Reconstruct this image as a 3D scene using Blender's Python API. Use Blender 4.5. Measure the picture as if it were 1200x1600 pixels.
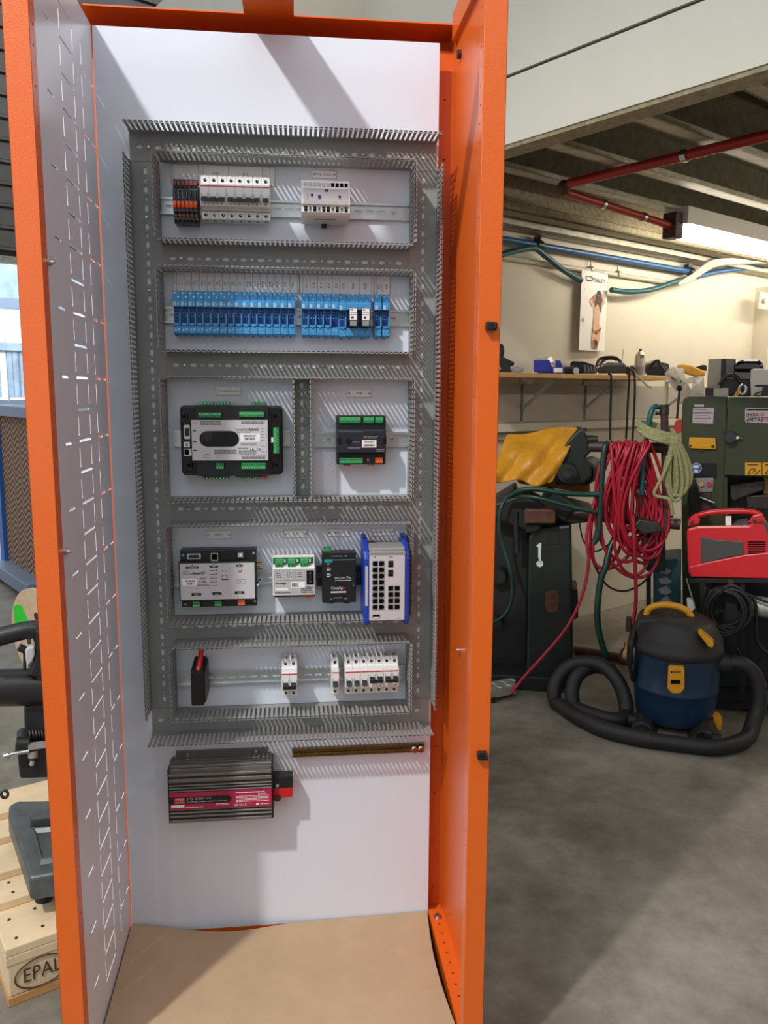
import bpy, bmesh, math, random
from mathutils import Vector, Matrix
random.seed(7)
for _o in list(bpy.data.objects): bpy.data.objects.remove(_o)
SC = bpy.context.scene; COL = SC.collection
PI = math.pi
# ---------------------------------------------------------------- camera, light, exposure
CAM = Vector((0.0426, -1.8399, 1.2916)); FPX = 1273.4
def _rot(rx, ry, rz):
    return (Matrix.Rotation(rz, 3, 'Z') @ Matrix.Rotation(rx, 3, 'X') @ Matrix.Rotation(ry, 3, 'Y'))
ROT = _rot(-0.1475, -0.0047, -0.1094)            # columns: right, forward, up
cd = bpy.data.cameras.new('camera'); cam = bpy.data.objects.new('camera', cd); COL.objects.link(cam)
_r, _f, _u = ROT.col[0], ROT.col[1], ROT.col[2]
cam.matrix_world = Matrix(((_r.x, _u.x, -_f.x, CAM.x), (_r.y, _u.y, -_f.y, CAM.y), (_r.z, _u.z, -_f.z, CAM.z), (0, 0, 0, 1)))
cd.sensor_fit = 'HORIZONTAL'; cd.sensor_width = 36; cd.lens = FPX / 1200 * 36; cd.clip_start = .05; cd.clip_end = 200
SC.camera = cam
SC.view_settings.view_transform = 'Standard'; SC.view_settings.look = 'None'
SC.view_settings.gamma = 1; SC.view_settings.exposure = 0.0; SC.view_settings.use_curve_mapping = False
wd = bpy.data.worlds.new('world'); SC.world = wd; wd.use_nodes = True
wd.node_tree.nodes['Background'].inputs[0].default_value = (.86, .93, 1, 1)
wd.node_tree.nodes['Background'].inputs[1].default_value = 1.2
def lamp(name, kind, loc, power, color, target=None, **kw):
    l = bpy.data.lights.new(name, kind); o = bpy.data.objects.new(name, l); COL.objects.link(o)
    o.location = loc; l.energy = power; l.color = color
    if target is not None:
        o.rotation_euler = (Vector(target) - Vector(loc)).to_track_quat('-Z', 'Y').to_euler()
    for k, v in kw.items(): setattr(l, k, v)
    return o
LD = Vector((.411, .541, -.734))                 # direction of the high-bay lamp's light
lamp('high_bay_lamp', 'SPOT', Vector((0, 0, 1.25)) - LD * 5.0, 800, (1, .985, .95), (0, 0, 1.25), shadow_soft_size=.09, spot_size=.85, spot_blend=.7)

# ---------------------------------------------------------------- building axes (the workshop stands 32 degrees off the cabinet)
PHI = math.radians(32.4)
UX, UY = math.cos(PHI), math.sin(PHI)
UV_ = Vector((UX, UY, 0)); VV_ = Vector((-UY, UX, 0))
def W(u, v, z): return Vector((u * UX - v * UY, u * UY + v * UX, z))
def ray(px, py): return ROT @ Vector(((px - 600) / FPX, 1, (800 - py) / FPX))
def at_y(px, py, Y): d = ray(px, py); return CAM + d * ((Y - CAM.y) / d.y)
def at_z(px, py, Z): d = ray(px, py); return CAM + d * ((Z - CAM.z) / d.z)
def at_v(px, py, v): d = ray(px, py); return CAM + d * ((v - CAM.dot(VV_)) / d.dot(VV_))
def at_u(px, py, u): d = ray(px, py); return CAM + d * ((u - CAM.dot(UV_)) / d.dot(UV_))
def at_d(px, py, D): return CAM + ray(px, py) * D           # D metres along the optical axis
def uvz(p): return p.dot(UV_), p.dot(VV_), p.z
FLOOR = -.1
lamp('yard_daylight', 'AREA', W(1.5, 6.9, 4.4), 300, (.88, .95, 1), W(1.5, 9.2, 1.4), size=3.0)

# ---------------------------------------------------------------- materials
def lin(c):
    if isinstance(c, str):
        c = tuple(int(c[i:i+2], 16) / 255 for i in (0, 2, 4))
    return tuple((x / 12.92 if x <= .04045 else ((x + .055) / 1.055) ** 2.4) for x in c) + (1,)
MATS = {}
def mat(name, col, rough=.5, metal=0, spec=.5, noise=None, bump=None, emit=None, trans=0, alpha=1, col2=None, coat=0):
    """noise=(scale, amount, detail): value mottling; bump=(scale, strength, distance)"""
    m = bpy.data.materials.new(name); m.use_nodes = True; MATS[name] = m
    nt = m.node_tree; b = nt.nodes['Principled BSDF']
    b.inputs['Base Color'].default_value = lin(col); b.inputs['Roughness'].default_value = rough
    b.inputs['Metallic'].default_value = metal; b.inputs['Specular IOR Level'].default_value = spec
    if coat: b.inputs['Coat Weight'].default_value = coat; b.inputs['Coat Roughness'].default_value = .15
    if trans: b.inputs['Transmission Weight'].default_value = trans
    if alpha < 1: b.inputs['Alpha'].default_value = alpha
    if emit:
        b.inputs['Emission Color'].default_value = lin(emit[0]); b.inputs['Emission Strength'].default_value = emit[1]
    if noise or bump:
        tc = nt.nodes.new('ShaderNodeTexCoord')
    if noise:
        n = nt.nodes.new('ShaderNodeTexNoise'); n.inputs['Scale'].default_value = noise[0]; n.inputs['Detail'].default_value = noise[2] if len(noise) > 2 else 4
        n.inputs['Roughness'].default_value = .62
        nt.links.new(tc.outputs['Object'], n.inputs['Vector'])
        r = nt.nodes.new('ShaderNodeMapRange'); r.inputs[1].default_value = .3; r.inputs[2].default_value = .7
        nt.links.new(n.outputs['Fac'], r.inputs[0])
        mx = nt.nodes.new('ShaderNodeMix'); mx.data_type = 'RGBA'
        a = noise[1]; c = lin(col)
        mx.inputs[6].default_value = tuple(x * (1 - a) for x in c[:3]) + (1,) if col2 is None else lin(col2)
        mx.inputs[7].default_value = tuple(min(1, x * (1 + a)) for x in c[:3]) + (1,) if col2 is None else c
        nt.links.new(r.outputs[0], mx.inputs[0]); nt.links.new(mx.outputs[2], b.inputs['Base Color'])
    if bump:
        n2 = nt.nodes.new('ShaderNodeTexNoise'); n2.inputs['Scale'].default_value = bump[0]; n2.inputs['Detail'].default_value = 3
        nt.links.new(tc.outputs['Object'], n2.inputs['Vector'])
        bp = nt.nodes.new('ShaderNodeBump'); bp.inputs['Strength'].default_value = bump[1]; bp.inputs['Distance'].default_value = bump[2] if len(bump) > 2 else .002
        nt.links.new(n2.outputs['Fac'], bp.inputs['Height']); nt.links.new(bp.outputs['Normal'], b.inputs['Normal'])
    return m
mat('orange', 'E2641C', .33, bump=(380, .34, .0014), coat=.2)
mat('panel_white', 'DCE2EC', .22, spec=.5, bump=(260, .05, .0006))
mat('duct', '949794', .55, spec=.35)
mat('duct_ring', 'B0B3B0', .5)
mat('zinc', 'D2D6DA', .28, .85, noise=(60, .06))
mat('zinc_dull', 'B4B2AA', .5, .6, noise=(30, .18), bump=(90, .12))
mat('steel', 'C9C9C6', .25, 1)
mat('chrome', 'E4E4E4', .1, 1)
mat('dark_steel', '4A4845', .45, .8, noise=(30, .3))
mat('brass', '8E7449', .35, 1, noise=(80, .2))
mat('white_pl', 'E4E5E3', .42)
mat('grey_pl', 'B9B9B8', .45)
mat('mid_grey', '8B8C8B', .45)
mat('label_grey', 'C6C5C7', .4)
mat('label_white', 'F0F0EE', .45)
mat('black_pl', '1B1C1E', .38, bump=(300, .08, .0006))
mat('black_gloss', '141416', .16)
mat('black_matt', '171716', .7)
mat('hole', '0A0A0A', .9, spec=.1)
mat('ink', '202022', .7)
mat('ink_grey', '7C7C7E', .7)
mat('ink_white', 'E8E8E6', .6)
mat('red', 'C81E22', .35)
mat('red_line', 'C63A3E', .4)
mat('green_con', '2FA055', .4)
mat('green_dark', '1C6A3A', .45)
mat('orange_con', 'F0602A', .4)
mat('orange_lever', 'E85A22', .38)
mat('rust_lever', '8E3B24', .45)
mat('term_grey', '44474A', .42)
mat('rly_blue', '3F97D2', .35)
mat('rly_deep', '0F4FA0', .35)
mat('rly_dark', '0A2C66', .42)
mat('rly_tag', '9CC7E6', .4)
mat('navy_pl', '20242E', .4)
mat('switch_blue', '1C3CA8', .35)
mat('teal_label', '2E9C93', .4)
mat('psu_alu', '78736D', .38, .35, noise=(200, .1))
mat('crimson', 'B02448', .38)
mat('cardboard', 'B79C7C', .85, noise=(9, .06), bump=(140, .12, .0008))
mat('rubber', '17171A', .6)

# ---------------------------------------------------------------- geometry builder
class B:
    """collects shapes with material slots; build() links them as one mesh object"""
    def __init__(s): s.v = []; s.f = []; s.mi = []; s.cur = 0; s.sm = []; s.smooth = False
    def use(s, i): s.cur = i; return s
    def add(s, vs, fs):
        o = len(s.v); s.v += [tuple(p) for p in vs]
        for f in fs: s.f.append([i + o for i in f]); s.mi.append(s.cur); s.sm.append(s.smooth)
        return s
    def box(s, x0, x1, y0, y1, z0, z1):
        if x0 > x1: x0, x1 = x1, x0
        if y0 > y1: y0, y1 = y1, y0
        if z0 > z1: z0, z1 = z1, z0
        return s.add([(x0,y0,z0),(x1,y0,z0),(x1,y1,z0),(x0,y1,z0),(x0,y0,z1),(x1,y0,z1),(x1,y1,z1),(x0,y1,z1)],
              [(0,3,2,1),(4,5,6,7),(0,1,5,4),(1,2,6,5),(2,3,7,6),(3,0,4,7)])
    def hexa(s, p):    # 8 points ordered like box
        return s.add(p, [(0,3,2,1),(4,5,6,7),(0,1,5,4),(1,2,6,5),(2,3,7,6),(3,0,4,7)])
    def bar(s, a, b, w, h, up=(0, 0, 1)):
        a = Vector(a); b = Vector(b); d = (b - a).normalized(); up = Vector(up)
        sd = d.cross(up)
        if sd.length < 1e-4: sd = d.cross(Vector((1, 0, 0)))
        sd.normalize(); n = sd.cross(d)
        P = []
        for q in (a, b): P.append([q + sd * sx * w / 2 + n * sz * h / 2 for sx, sz in ((-1,-1),(1,-1),(1,1),(-1,1))])
        return s.add(P[0] + P[1], [(3,2,1,0),(4,5,6,7),(0,1,5,4),(1,2,6,5),(2,3,7,6),(3,0,4,7)])
    def prism(s, poly, ax, lo, hi):
        """poly: 2D points; ax: 'x' -> (y,z), 'y' -> (x,z), 'z' -> (x,y)"""
        def P(a, b, t): return {'x': (t, a, b), 'y': (a, t, b), 'z': (a, b, t)}[ax]
        n = len(poly); vs = [P(a, b, lo) for a, b in poly] + [P(a, b, hi) for a, b in poly]
        fs = [list(range(n))[::-1], list(range(n, 2 * n))] + [(i, (i + 1) % n, n + (i + 1) % n, n + i) for i in range(n)]
        return s.add(vs, fs)
    def cyl(s, a, b, r, n=12, r2=None, caps=True):
        a = Vector(a); b = Vector(b); d = (b - a).normalized(); r2 = r if r2 is None else r2
        t = d.cross(Vector((0, 0, 1)))
        if t.length < 1e-3: t = d.cross(Vector((1, 0, 0)))
        t.normalize(); q = t.cross(d)
        vs = [a + (t * math.cos(2*PI*i/n) + q * math.sin(2*PI*i/n)) * r for i in range(n)] + [b + (t * math.cos(2*PI*i/n) + q * math.sin(2*PI*i/n)) * r2 for i in range(n)]
        fs = [(i, (i + 1) % n, n + (i + 1) % n, n + i) for i in range(n)]
        sm = s.smooth; s.smooth = True; s.add(vs, fs); s.smooth = sm
        if caps: s.add(vs[:n], [list(range(n))[::-1]]); s.add(vs[n:], [list(range(n))])
        return s
    def tube(s, pts, r, n=8, closed=False, taper=None):
        pts = [Vector(p) for p in pts]; m = len(pts); vs = []; prev = None
        for i, p in enumerate(pts):
            a = pts[i - 1] if (i or closed) else pts[i]; b = pts[(i + 1) % m] if (i < m - 1 or closed) else pts[i]
            d = (b - a).normalized() if (b - a).length > 1e-9 else Vector((0, 0, 1))
            if prev is None:
                t = d.cross(Vector((0, 0, 1)));
                if t.length < 1e-3: t = d.cross(Vector((1, 0, 0)))
            else: t = prev - d * prev.dot(d)
            if t.length < 1e-6: t = d.orthogonal()
            t.normalize(); prev = t; q = d.cross(t); rr = r if taper is None else taper[i]
            vs += [p + (t * math.cos(2*PI*k/n) + q * math.sin(2*PI*k/n)) * rr for k in range(n)]
        fs = []
        for i in range(m if closed else m - 1):
            j = (i + 1) % m
            fs += [(i*n + k, i*n + (k+1) % n, j*n + (k+1) % n, j*n + k) for k in range(n)]
        sm = s.smooth; s.smooth = True; s.add(vs, fs); s.smooth = sm
        if not closed: s.add(vs[:n], [list(range(n))[::-1]]); s.add(vs[-n:], [list(range(n))])
        return s
    def lathe(s, prof, c, n=24, axis='z', caps=True):
        c = Vector(c); vs = []
        for r, h in prof:
            for k in range(n):
                a = 2*PI*k/n; x, y = r*math.cos(a), r*math.sin(a)
                vs.append(c + (Vector((x, y, h)) if axis == 'z' else Vector((x, h, y)) if axis == 'y' else Vector((h, x, y))))
        m = len(prof); fs = []
        for i in range(m - 1): fs += [(i*n + k, i*n + (k+1) % n, (i+1)*n + (k+1) % n, (i+1)*n + k) for k in range(n)]
        sm = s.smooth; s.smooth = True; s.add(vs, fs); s.smooth = sm
        if caps: s.add(vs[:n], [list(range(n))[::-1]]); s.add(vs[-n:], [list(range(n))])
        return s
    def ball(s, c, r, n=10, sc=(1, 1, 1)):
        c = Vector(c); vs = []; m = max(4, n // 2 + 1)
        for i in range(m + 1):
            th = PI * i / m
            for k in range(n):
                vs.append(c + Vector((r*sc[0]*math.sin(th)*math.cos(2*PI*k/n), r*sc[1]*math.sin(th)*math.sin(2*PI*k/n), r*sc[2]*math.cos(th))))
        fs = []
        for i in range(m): fs += [(i*n + k, (i+1)*n + k, (i+1)*n + (k+1) % n, i*n + (k+1) % n) for k in range(n)]
        sm = s.smooth; s.smooth = True; s.add(vs, fs); s.smooth = sm
        return s
    def mesh(s, name, mats):
        o = s.build(name, mats); me = o.data; ROOTM.pop(o.name); bpy.data.objects.remove(o); return me
    def build(s, name, mats, parent=None, bevel=0, seg=2, label=None, local=False, kind=None, merge=False, angle=None):
        if isinstance(mats, (str, bpy.types.Material)): mats = [mats]
        me = bpy.data.meshes.new(name)
        vs = s.v
        root = parent
        while root is not None and root.parent is not None: root = root.parent
        if root is not None and not local:
            inv = ROOTM[root.name].inverted(); vs = [inv @ Vector(p) for p in vs]
        me.from_pydata([tuple(p) for p in vs], [], s.f)
        for m in mats: me.materials.append(MATS[m] if isinstance(m, str) else m)
        me.polygons.foreach_set('material_index', s.mi); me.polygons.foreach_set('use_smooth', s.sm)
        bm = bmesh.new(); bm.from_mesh(me)
        if merge: bmesh.ops.remove_doubles(bm, verts=bm.verts, dist=1e-6)
        bmesh.ops.recalc_face_normals(bm, faces=bm.faces); bm.to_mesh(me); bm.free()
        me.update()
        o = bpy.data.objects.new(name, me); COL.objects.link(o)
        if parent is not None: o.parent = parent
        else: ROOTM[o.name] = Matrix.Identity(4)
        if bevel:
            md = o.modifiers.new('bevel', 'BEVEL'); md.width = bevel; md.segments = seg; md.limit_method = 'ANGLE'; md.angle_limit = .7
        if label: o['label'] = label
        if kind: o['kind'] = kind
        return o
ROOTM = {}
def inst(name, me, parent, loc, bevel=0, rot=None):
    o = bpy.data.objects.new(name, me); COL.objects.link(o); o.parent = parent
    root = parent
    while root.parent is not None: root = root.parent
    o.location = ROOTM[root.name].inverted() @ Vector(loc)
    if rot: o.rotation_euler = rot
    if bevel: md = o.modifiers.new('bevel', 'BEVEL'); md.width = bevel; md.segments = 2
    return o
def thing(name, label, cat, loc=(0, 0, 0), rotz=0, group=None, rot=None):
    o = bpy.data.objects.new(name, None); COL.objects.link(o); o.empty_display_size = .02
    o.location = loc; o.rotation_euler = rot if rot else (0, 0, rotz)
    o['label'] = label; o['category'] = cat
    if group: o['group'] = group
    from mathutils import Euler
    ROOTM[o.name] = Matrix.Translation(Vector(loc)) @ Euler(o.rotation_euler).to_matrix().to_4x4()
    return o
def tag(o, label, cat, group=None):
    o['label'] = label; o['category'] = cat
    if group: o['group'] = group
    return o
def struct(o): o['kind'] = 'structure'; return o
def dup(root, delta, label=None, rotz=None):
    r = root.copy(); COL.objects.link(r); r.location = root.location + Vector(delta)
    if rotz is not None: r.rotation_euler = (0, 0, rotz)
    ROOTM[r.name] = Matrix.Translation(r.location)
    if label: r['label'] = label
    for ch in list(root.children):
        c = ch.copy(); COL.objects.link(c); c.parent = r
        for g in ch.children:
            d = g.copy(); COL.objects.link(d); d.parent = c
    return r
_fc = {}
def text_mesh(s, size):
    cu = bpy.data.curves.new('t', 'FONT'); cu.body = s; cu.size = size; cu.align_x = 'LEFT'; cu.resolution_u = 2
    ob = bpy.data.objects.new('t', cu); me = bpy.data.meshes.new_from_object(ob)
    vs = [tuple(v.co) for v in me.vertices]; fs = [tuple(p.vertices) for p in me.polygons]
    bpy.data.objects.remove(ob); bpy.data.curves.remove(cu); bpy.data.meshes.remove(me)
    return vs, fs
def put_text(b, s, h, c, right=(1, 0, 0), up=(0, 0, 1), width=None, bold=0, align='c'):
    """adds flat lettering of cap height h centred at c to builder b, spread along right/up"""
    vs, fs = text_mesh(s, 1.0)
    if not vs: return b
    x0 = min(v[0] for v in vs); x1 = max(v[0] for v in vs); y0 = min(v[1] for v in vs); y1 = max(v[1] for v in vs)
    k = h / max(.5, y1 - y0); kx = k if width is None else width / (x1 - x0)
    c = Vector(c); right = Vector(right).normalized(); up = Vector(up).normalized()
    ox = {'c': (x0 + x1) / 2, 'l': x0, 'r': x1}[align]
    P = [c + right * (v[0] - ox) * kx + up * (v[1] - (y0 + y1) / 2) * k for v in vs]
    b.add(P, fs)
    for i in range(bold):
        b.add([p + right * h * .06 * (i + 1) for p in P], fs)
    return b
def smooth_path(pts, n=8, closed=False):
    """Catmull-Rom through the points"""
    pts = [Vector(p) for p in pts]; m = len(pts); out = []
    for i in range(m if closed else m - 1):
        g = lambda j: pts[j % m] if closed else pts[max(0, min(m - 1, j))]
        p0, p1, p2, p3 = g(i - 1), g(i), g(i + 1), g(i + 2)
        for k in range(n):
            t = k / n
            out.append(.5 * ((2*p1) + (p2 - p0)*t + (2*p0 - 5*p1 + 4*p2 - p3)*t*t + (3*p1 - p0 - 3*p2 + p3)*t**3))
    if not closed: out.append(pts[-1])
    return out
def sheet_with_holes(outer, holes):
    """flat sheet in (a, b): triangulated list of 2D verts and faces"""
    bm = bmesh.new(); edges = []
    for loop in [outer] + holes:
        vs = [bm.verts.new((p[0], p[1], 0)) for p in loop]
        for i in range(len(vs)): edges.append(bm.edges.new((vs[i], vs[(i + 1) % len(vs)])))
    bmesh.ops.triangle_fill(bm, use_beauty=True, use_dissolve=False, edges=edges)
    bm.verts.index_update()
    v = [(q.co.x, q.co.y) for q in bm.verts]; f = [[q.index for q in fc.verts] for fc in bm.faces]; bm.free()
    return v, f
def holed_plate(b, outer, holes, conv, t0, t1):
    """solid plate with through holes; conv(a, c, t) -> point"""
    v, f = sheet_with_holes(outer, holes)
    b.add([conv(p[0], p[1], t0) for p in v], f); b.add([conv(p[0], p[1], t1) for p in v], f)
    for loop in [outer] + holes:
        n = len(loop)
        b.add([conv(p[0], p[1], t0) for p in loop] + [conv(p[0], p[1], t1) for p in loop], [(i, (i+1) % n, n + (i+1) % n, n + i) for i in range(n)])
    return b
def slot(cx, cy, w, h, n=4):
    """stadium outline, w along first axis"""
    r = min(w, h) / 2; pts = []
    if w >= h:
        for k in range(n + 1): a = -PI/2 + PI*k/n; pts.append((cx + w/2 - r + r*math.cos(a), cy + r*math.sin(a)))
        for k in range(n + 1): a = PI/2 + PI*k/n; pts.append((cx - w/2 + r + r*math.cos(a), cy + r*math.sin(a)))
    else:
        for k in range(n + 1): a = PI*k/n; pts.append((cx + r*math.cos(a), cy + h/2 - r + r*math.sin(a)))
        for k in range(n + 1): a = PI + PI*k/n; pts.append((cx + r*math.cos(a), cy - h/2 + r + r*math.sin(a)))
    return pts
def disc2(cx, cy, r, n=10): return [(cx + r*math.cos(2*PI*k/n), cy + r*math.sin(2*PI*k/n)) for k in range(n)]
def rrect(x0, x1, y0, y1, r, n=4):
    pts = []
    for cx, cy, a0 in ((x1-r, y1-r, 0), (x0+r, y1-r, PI/2), (x0+r, y0+r, PI), (x1-r, y0+r, 1.5*PI)):
        for k in range(n + 1): a = a0 + PI/2*k/n; pts.append((cx + r*math.cos(a), cy + r*math.sin(a)))
    return pts
# ================================================================ the setting
def floor_material():
    m = mat('concrete', '7E786D', .42, spec=.4); nt = m.node_tree; b = nt.nodes['Principled BSDF']
    tc = nt.nodes.new('ShaderNodeTexCoord')
    def noise(s, d, r=.6):
        n = nt.nodes.new('ShaderNodeTexNoise'); n.inputs['Scale'].default_value = s; n.inputs['Detail'].default_value = d; n.inputs['Roughness'].default_value = r
        nt.links.new(tc.outputs['Object'], n.inputs['Vector']); return n
    n1 = noise(1.5, 9, .66); n2 = noise(9, 7, .72); n3 = noise(60, 3)
    r = nt.nodes.new('ShaderNodeValToRGB'); e = r.color_ramp.elements
    e[0].position = .28; e[0].color = lin('544D42'); e[1].position = .76; e[1].color = lin('A0988A')
    q = e.new(.5); q.color = lin('7A7366')
    ad = nt.nodes.new('ShaderNodeMath'); ad.operation = 'MULTIPLY_ADD'; ad.inputs[1].default_value = .5; 
    nt.links.new(n2.outputs['Fac'], ad.inputs[0])
    sb = nt.nodes.new('ShaderNodeMath'); sb.operation = 'MULTIPLY_ADD'; sb.inputs[1].default_value = 1.0; sb.inputs[2].default_value = -.25
    nt.links.new(n1.outputs['Fac'], sb.inputs[0]); nt.links.new(sb.outputs[0], ad.inputs[2])
    nt.links.new(ad.outputs[0], r.inputs[0]); nt.links.new(r.outputs[0], b.inputs['Base Color'])
    rr = nt.nodes.new('ShaderNodeMapRange'); rr.inputs[3].default_value = .3; rr.inputs[4].default_value = .62
    nt.links.new(n2.outputs['Fac'], rr.inputs[0]); nt.links.new(rr.outputs[0], b.inputs['Roughness'])
    bp = nt.nodes.new('ShaderNodeBump'); bp.inputs['Strength'].default_value = .12; bp.inputs['Distance'].default_value = .003
    nt.links.new(n3.outputs['Fac'], bp.inputs['Height']); nt.links.new(bp.outputs['Normal'], b.inputs['Normal'])
floor_material()
mat('wall_cream', 'DCD3BF', .6, noise=(3, .03))
mat('wall_lower', 'B4ADA0', .6, noise=(3, .05))
mat('fascia_white', 'CCC9BA', .5, noise=(5, .02))
mat('seam_dark', '4A4A44', .7)
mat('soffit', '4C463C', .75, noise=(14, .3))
mat('galv', 'A9A594', .5, .45, noise=(24, .25), bump=(60, .15))
mat('galv_rust', '94896C', .6, .3, noise=(45, .35), bump=(60, .2))
mat('tube_light', 'FFFFFF', .5, emit=('FFF5E4', 22))
mat('batten_white', 'DAD7CE', .5)
mat('conduit_red', 'A02318', .4)
mat('conduit_orange', 'E07B2E', .4)
mat('pipe_blue', '2F5E8C', .35)
mat('pvc', 'C9C2AE', .5)
mat('hose_teal', '1F5A5E', .4)
mat('roller', '6E6B66', .5, .3, noise=(4, .12))
mat('outside_white', 'E9EEF2', .8, noise=(1.2, .1))
mat('outside_stain', '9DB2C8', .8, noise=(5, .25))
mat('ply', 'C79A5E', .6, noise=(20, .1))

def uvbox(b, u0, u1, v0, v1, z0, z1):
    return b.hexa([W(u0,v0,z0), W(u1,v0,z0), W(u1,v1,z0), W(u0,v1,z0), W(u0,v0,z1), W(u1,v0,z1), W(u1,v1,z1), W(u0,v1,z1)])
WV = 1.52
struct(uvbox(B(), -8, 9, -8, 16, FLOOR - .1, FLOOR).build('floor', 'concrete'))
w = struct(uvbox(B(), .9, 6.2, WV, WV + .15, FLOOR, 3.6).build('wall_back', 'wall_cream'))
# lower cladding sheet, dado strip and the strip under the shelf
uvbox(B(), .92, 5.0, WV - .012, WV, 1.125, 1.33).build('cladding_sheet', 'wall_lower', w)
uvbox(B(), .92, 5.0, WV - .05, WV, 1.075, 1.118).build('dado_strip', 'wall_cream', w)
uvbox(B(), 2.3, 2.72, WV - .03, WV, 1.03, 1.06).build('cleat', 'zinc_dull', w)
# right end of the wall: pier with cable and switch box
pr = struct(uvbox(B(), 5.0, 5.25, WV - .12, WV, FLOOR, 2.05).build('wall_pier', 'wall_cream'))
uvbox(B(), 5.03, 5.05, WV - .14, WV - .12, FLOOR, 1.95).build('conduit', 'pvc', pr)
struct(uvbox(B(), 6.2, 6.35, -8, 5.6, FLOOR, 3.6).build('wall_right_unseen', 'wall_cream'))  # unseen wall, added to dim the ambient light from the right
struct(uvbox(B(), -8, 6.2, -8.2, -8, FLOOR, 4.6).build('wall_front_unseen', 'wall_lower'))  # unseen wall behind the camera, added to shape the ambient light
# mezzanine
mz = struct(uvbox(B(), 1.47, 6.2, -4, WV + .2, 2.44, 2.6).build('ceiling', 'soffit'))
fa = struct(uvbox(B(), 1.40, 1.46, -4, 5.4, 2.2, 2.432).build('trim_1', 'fascia_white'))
uvbox(B(), 1.40, 1.46, -4, 5.4, 2.444, 3.7).build('fascia_panel', 'fascia_white', fa)
uvbox(B(), 1.412, 1.45, -4, 5.4, 2.43, 2.446).build('seam', 'seam_dark', fa)
uvbox(B(), 1.405, 1.50, -4, WV, 2.185, 2.2).build('flange', 'galv_rust', fa)
# joists: C purlins running along the wall
for v in (-.92, -.52, -.12, .28, .69, 1.05):
    b = B()
    uvbox(b, 1.5, 6.1, v - .004, v + .004, 2.25, 2.44)          # web
    uvbox(b, 1.5, 6.1, v - .066, v, 2.25, 2.258)                # bottom flange
    uvbox(b, 1.5, 6.1, v - .07, v - .062, 2.25, 2.272)          # lip
    uvbox(b, 1.5, 6.1, v - .066, v, 2.432, 2.44)
    b.build('joist', 'galv', mz)
# deep beam beside the wall
b = B(); uvbox(b, 1.5, 6.1, 1.26, 1.27, 2.16, 2.44); uvbox(b, 1.5, 6.1, 1.26, 1.36, 2.16, 2.17); uvbox(b, 1.5, 6.1, 1.25, 1.262, 2.2, 2.215); b.build('wall_beam', 'galv_rust', mz)
b = B(); uvbox(b, 1.5, 6.1, 1.40, 1.50, 2.13, 2.30); uvbox(b, 1.5, 6.1, 1.38, 1.40, 2.13, 2.15); b.build('wall_channel', 'galv', mz)
# ================================================================ the cabinet
D = .424; H = 2.025
CAB = thing('electrical_cabinet', 'tall open orange steel electrical cabinet with white back panel and slotted left side', 'cabinet', (0, -.2, FLOOR))
# white mounting panel
B().box(-.358, .36, 0, .003, 0.0, H).build('mounting_panel', 'panel_white', CAB, bevel=.001)
# front posts: folded sheet with perforated return
def post(sx):
    b = B()
    b.box(sx*.36, sx*.4, -D, -D + .002, FLOOR, 2.1)
    b.box(sx*.398, sx*.4, -D, -D + .03, FLOOR, 2.1)
    holes = [disc2(-D + .017, z*.0305 + .03, .0024, 8) for z in range(0, 67)]
    holed_plate(b, [(-D + .002, FLOOR), (-D + .03, FLOOR), (-D + .03, 2.1), (-D + .002, 2.1)], holes, lambda a, c, t: (t, a, c), sx*.36, sx*.3615)
    return b.build('front_post', 'orange', CAB, bevel=.0012)
post(-1); post(1)
# rear uprights: flange beside the panel with holes
for sx in (-1, 1):
    b = B(); holes = [disc2(sx*.379, z, .0022, 8) for z in [.05 + .125*i for i in range(16)]]
    holed_plate(b, [(sx*.361, 0), (sx*.398, 0), (sx*.398, H), (sx*.361, H)], holes, lambda a, c, t: (a, t, c), .040, .042)
    b.box(sx*.361, sx*.363, .042, .07, 0, H)
    b.build('rear_upright', 'orange', CAB)
# side skins
B().box(.396, .4, -D + .03, .09, FLOOR, 2.09).build('side_skin', 'orange', CAB)
# slotted white plate on the left
P = .0592; Z0 = 1.3135; holes = []
k0 = -22; k1 = 11
for k in range(k0, k1 + 1):
    z = Z0 + k*P
    if .03 < z < 1.98: holes.append(slot(-.205, z, .088, .0046, 3))
    if .045 < z - P/2 < 1.96:
        holes.append(slot(-.249, z - P/2, .0042, .038, 3)); holes.append(slot(-.1615, z - P/2, .0042, .041, 3)); holes.append(slot(-.099, z - P/2, .0042, .042, 3))
    if k % 2 == 0 and .03 < z < 1.98:
        holes.append(slot(-.3235, z, .040, .0046, 3)); holes.append(slot(-.079, z, .036, .0046, 3)); holes.append(slot(-.022, z, .03, .0046, 3))
b = B(); holed_plate(b, [(-D + .031, 0), (-.002, 0), (-.002, H), (-D + .031, H)], holes, lambda a, c, t: (t, a, c), -.36, -.362)
b.build('slotted_plate', 'panel_white', CAB)
# top frame: rear rail behind the panel plane, thin side rails, front rail out of view
b = B(); b.box(-.4, .4, .0, .09, H + .037, H + .040); b.box(-.4, .4, .086, .09, H + .04, H + .07); b.build('top_rail', 'orange', CAB)
B().box(-.4, .4, .088, .09, -.001, H + .037).build('back_skin', 'orange', CAB)
b = B(); b.box(-.4, .4, -D, -D + .03, H + .04, H + .08); b.build('top_rail', 'orange', CAB, bevel=.001)
for sx in (-1, 1):
    b = B(); b.box(sx*.386, sx*.4, -D + .03, .002, H + .005, H + .06); b.build('top_rail', 'orange', CAB, bevel=.001)
B().box(-.052, .051, -D + .03, .0, H + .037, H + .041).build('top_crossbar', 'orange', CAB, bevel=.001)
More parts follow.
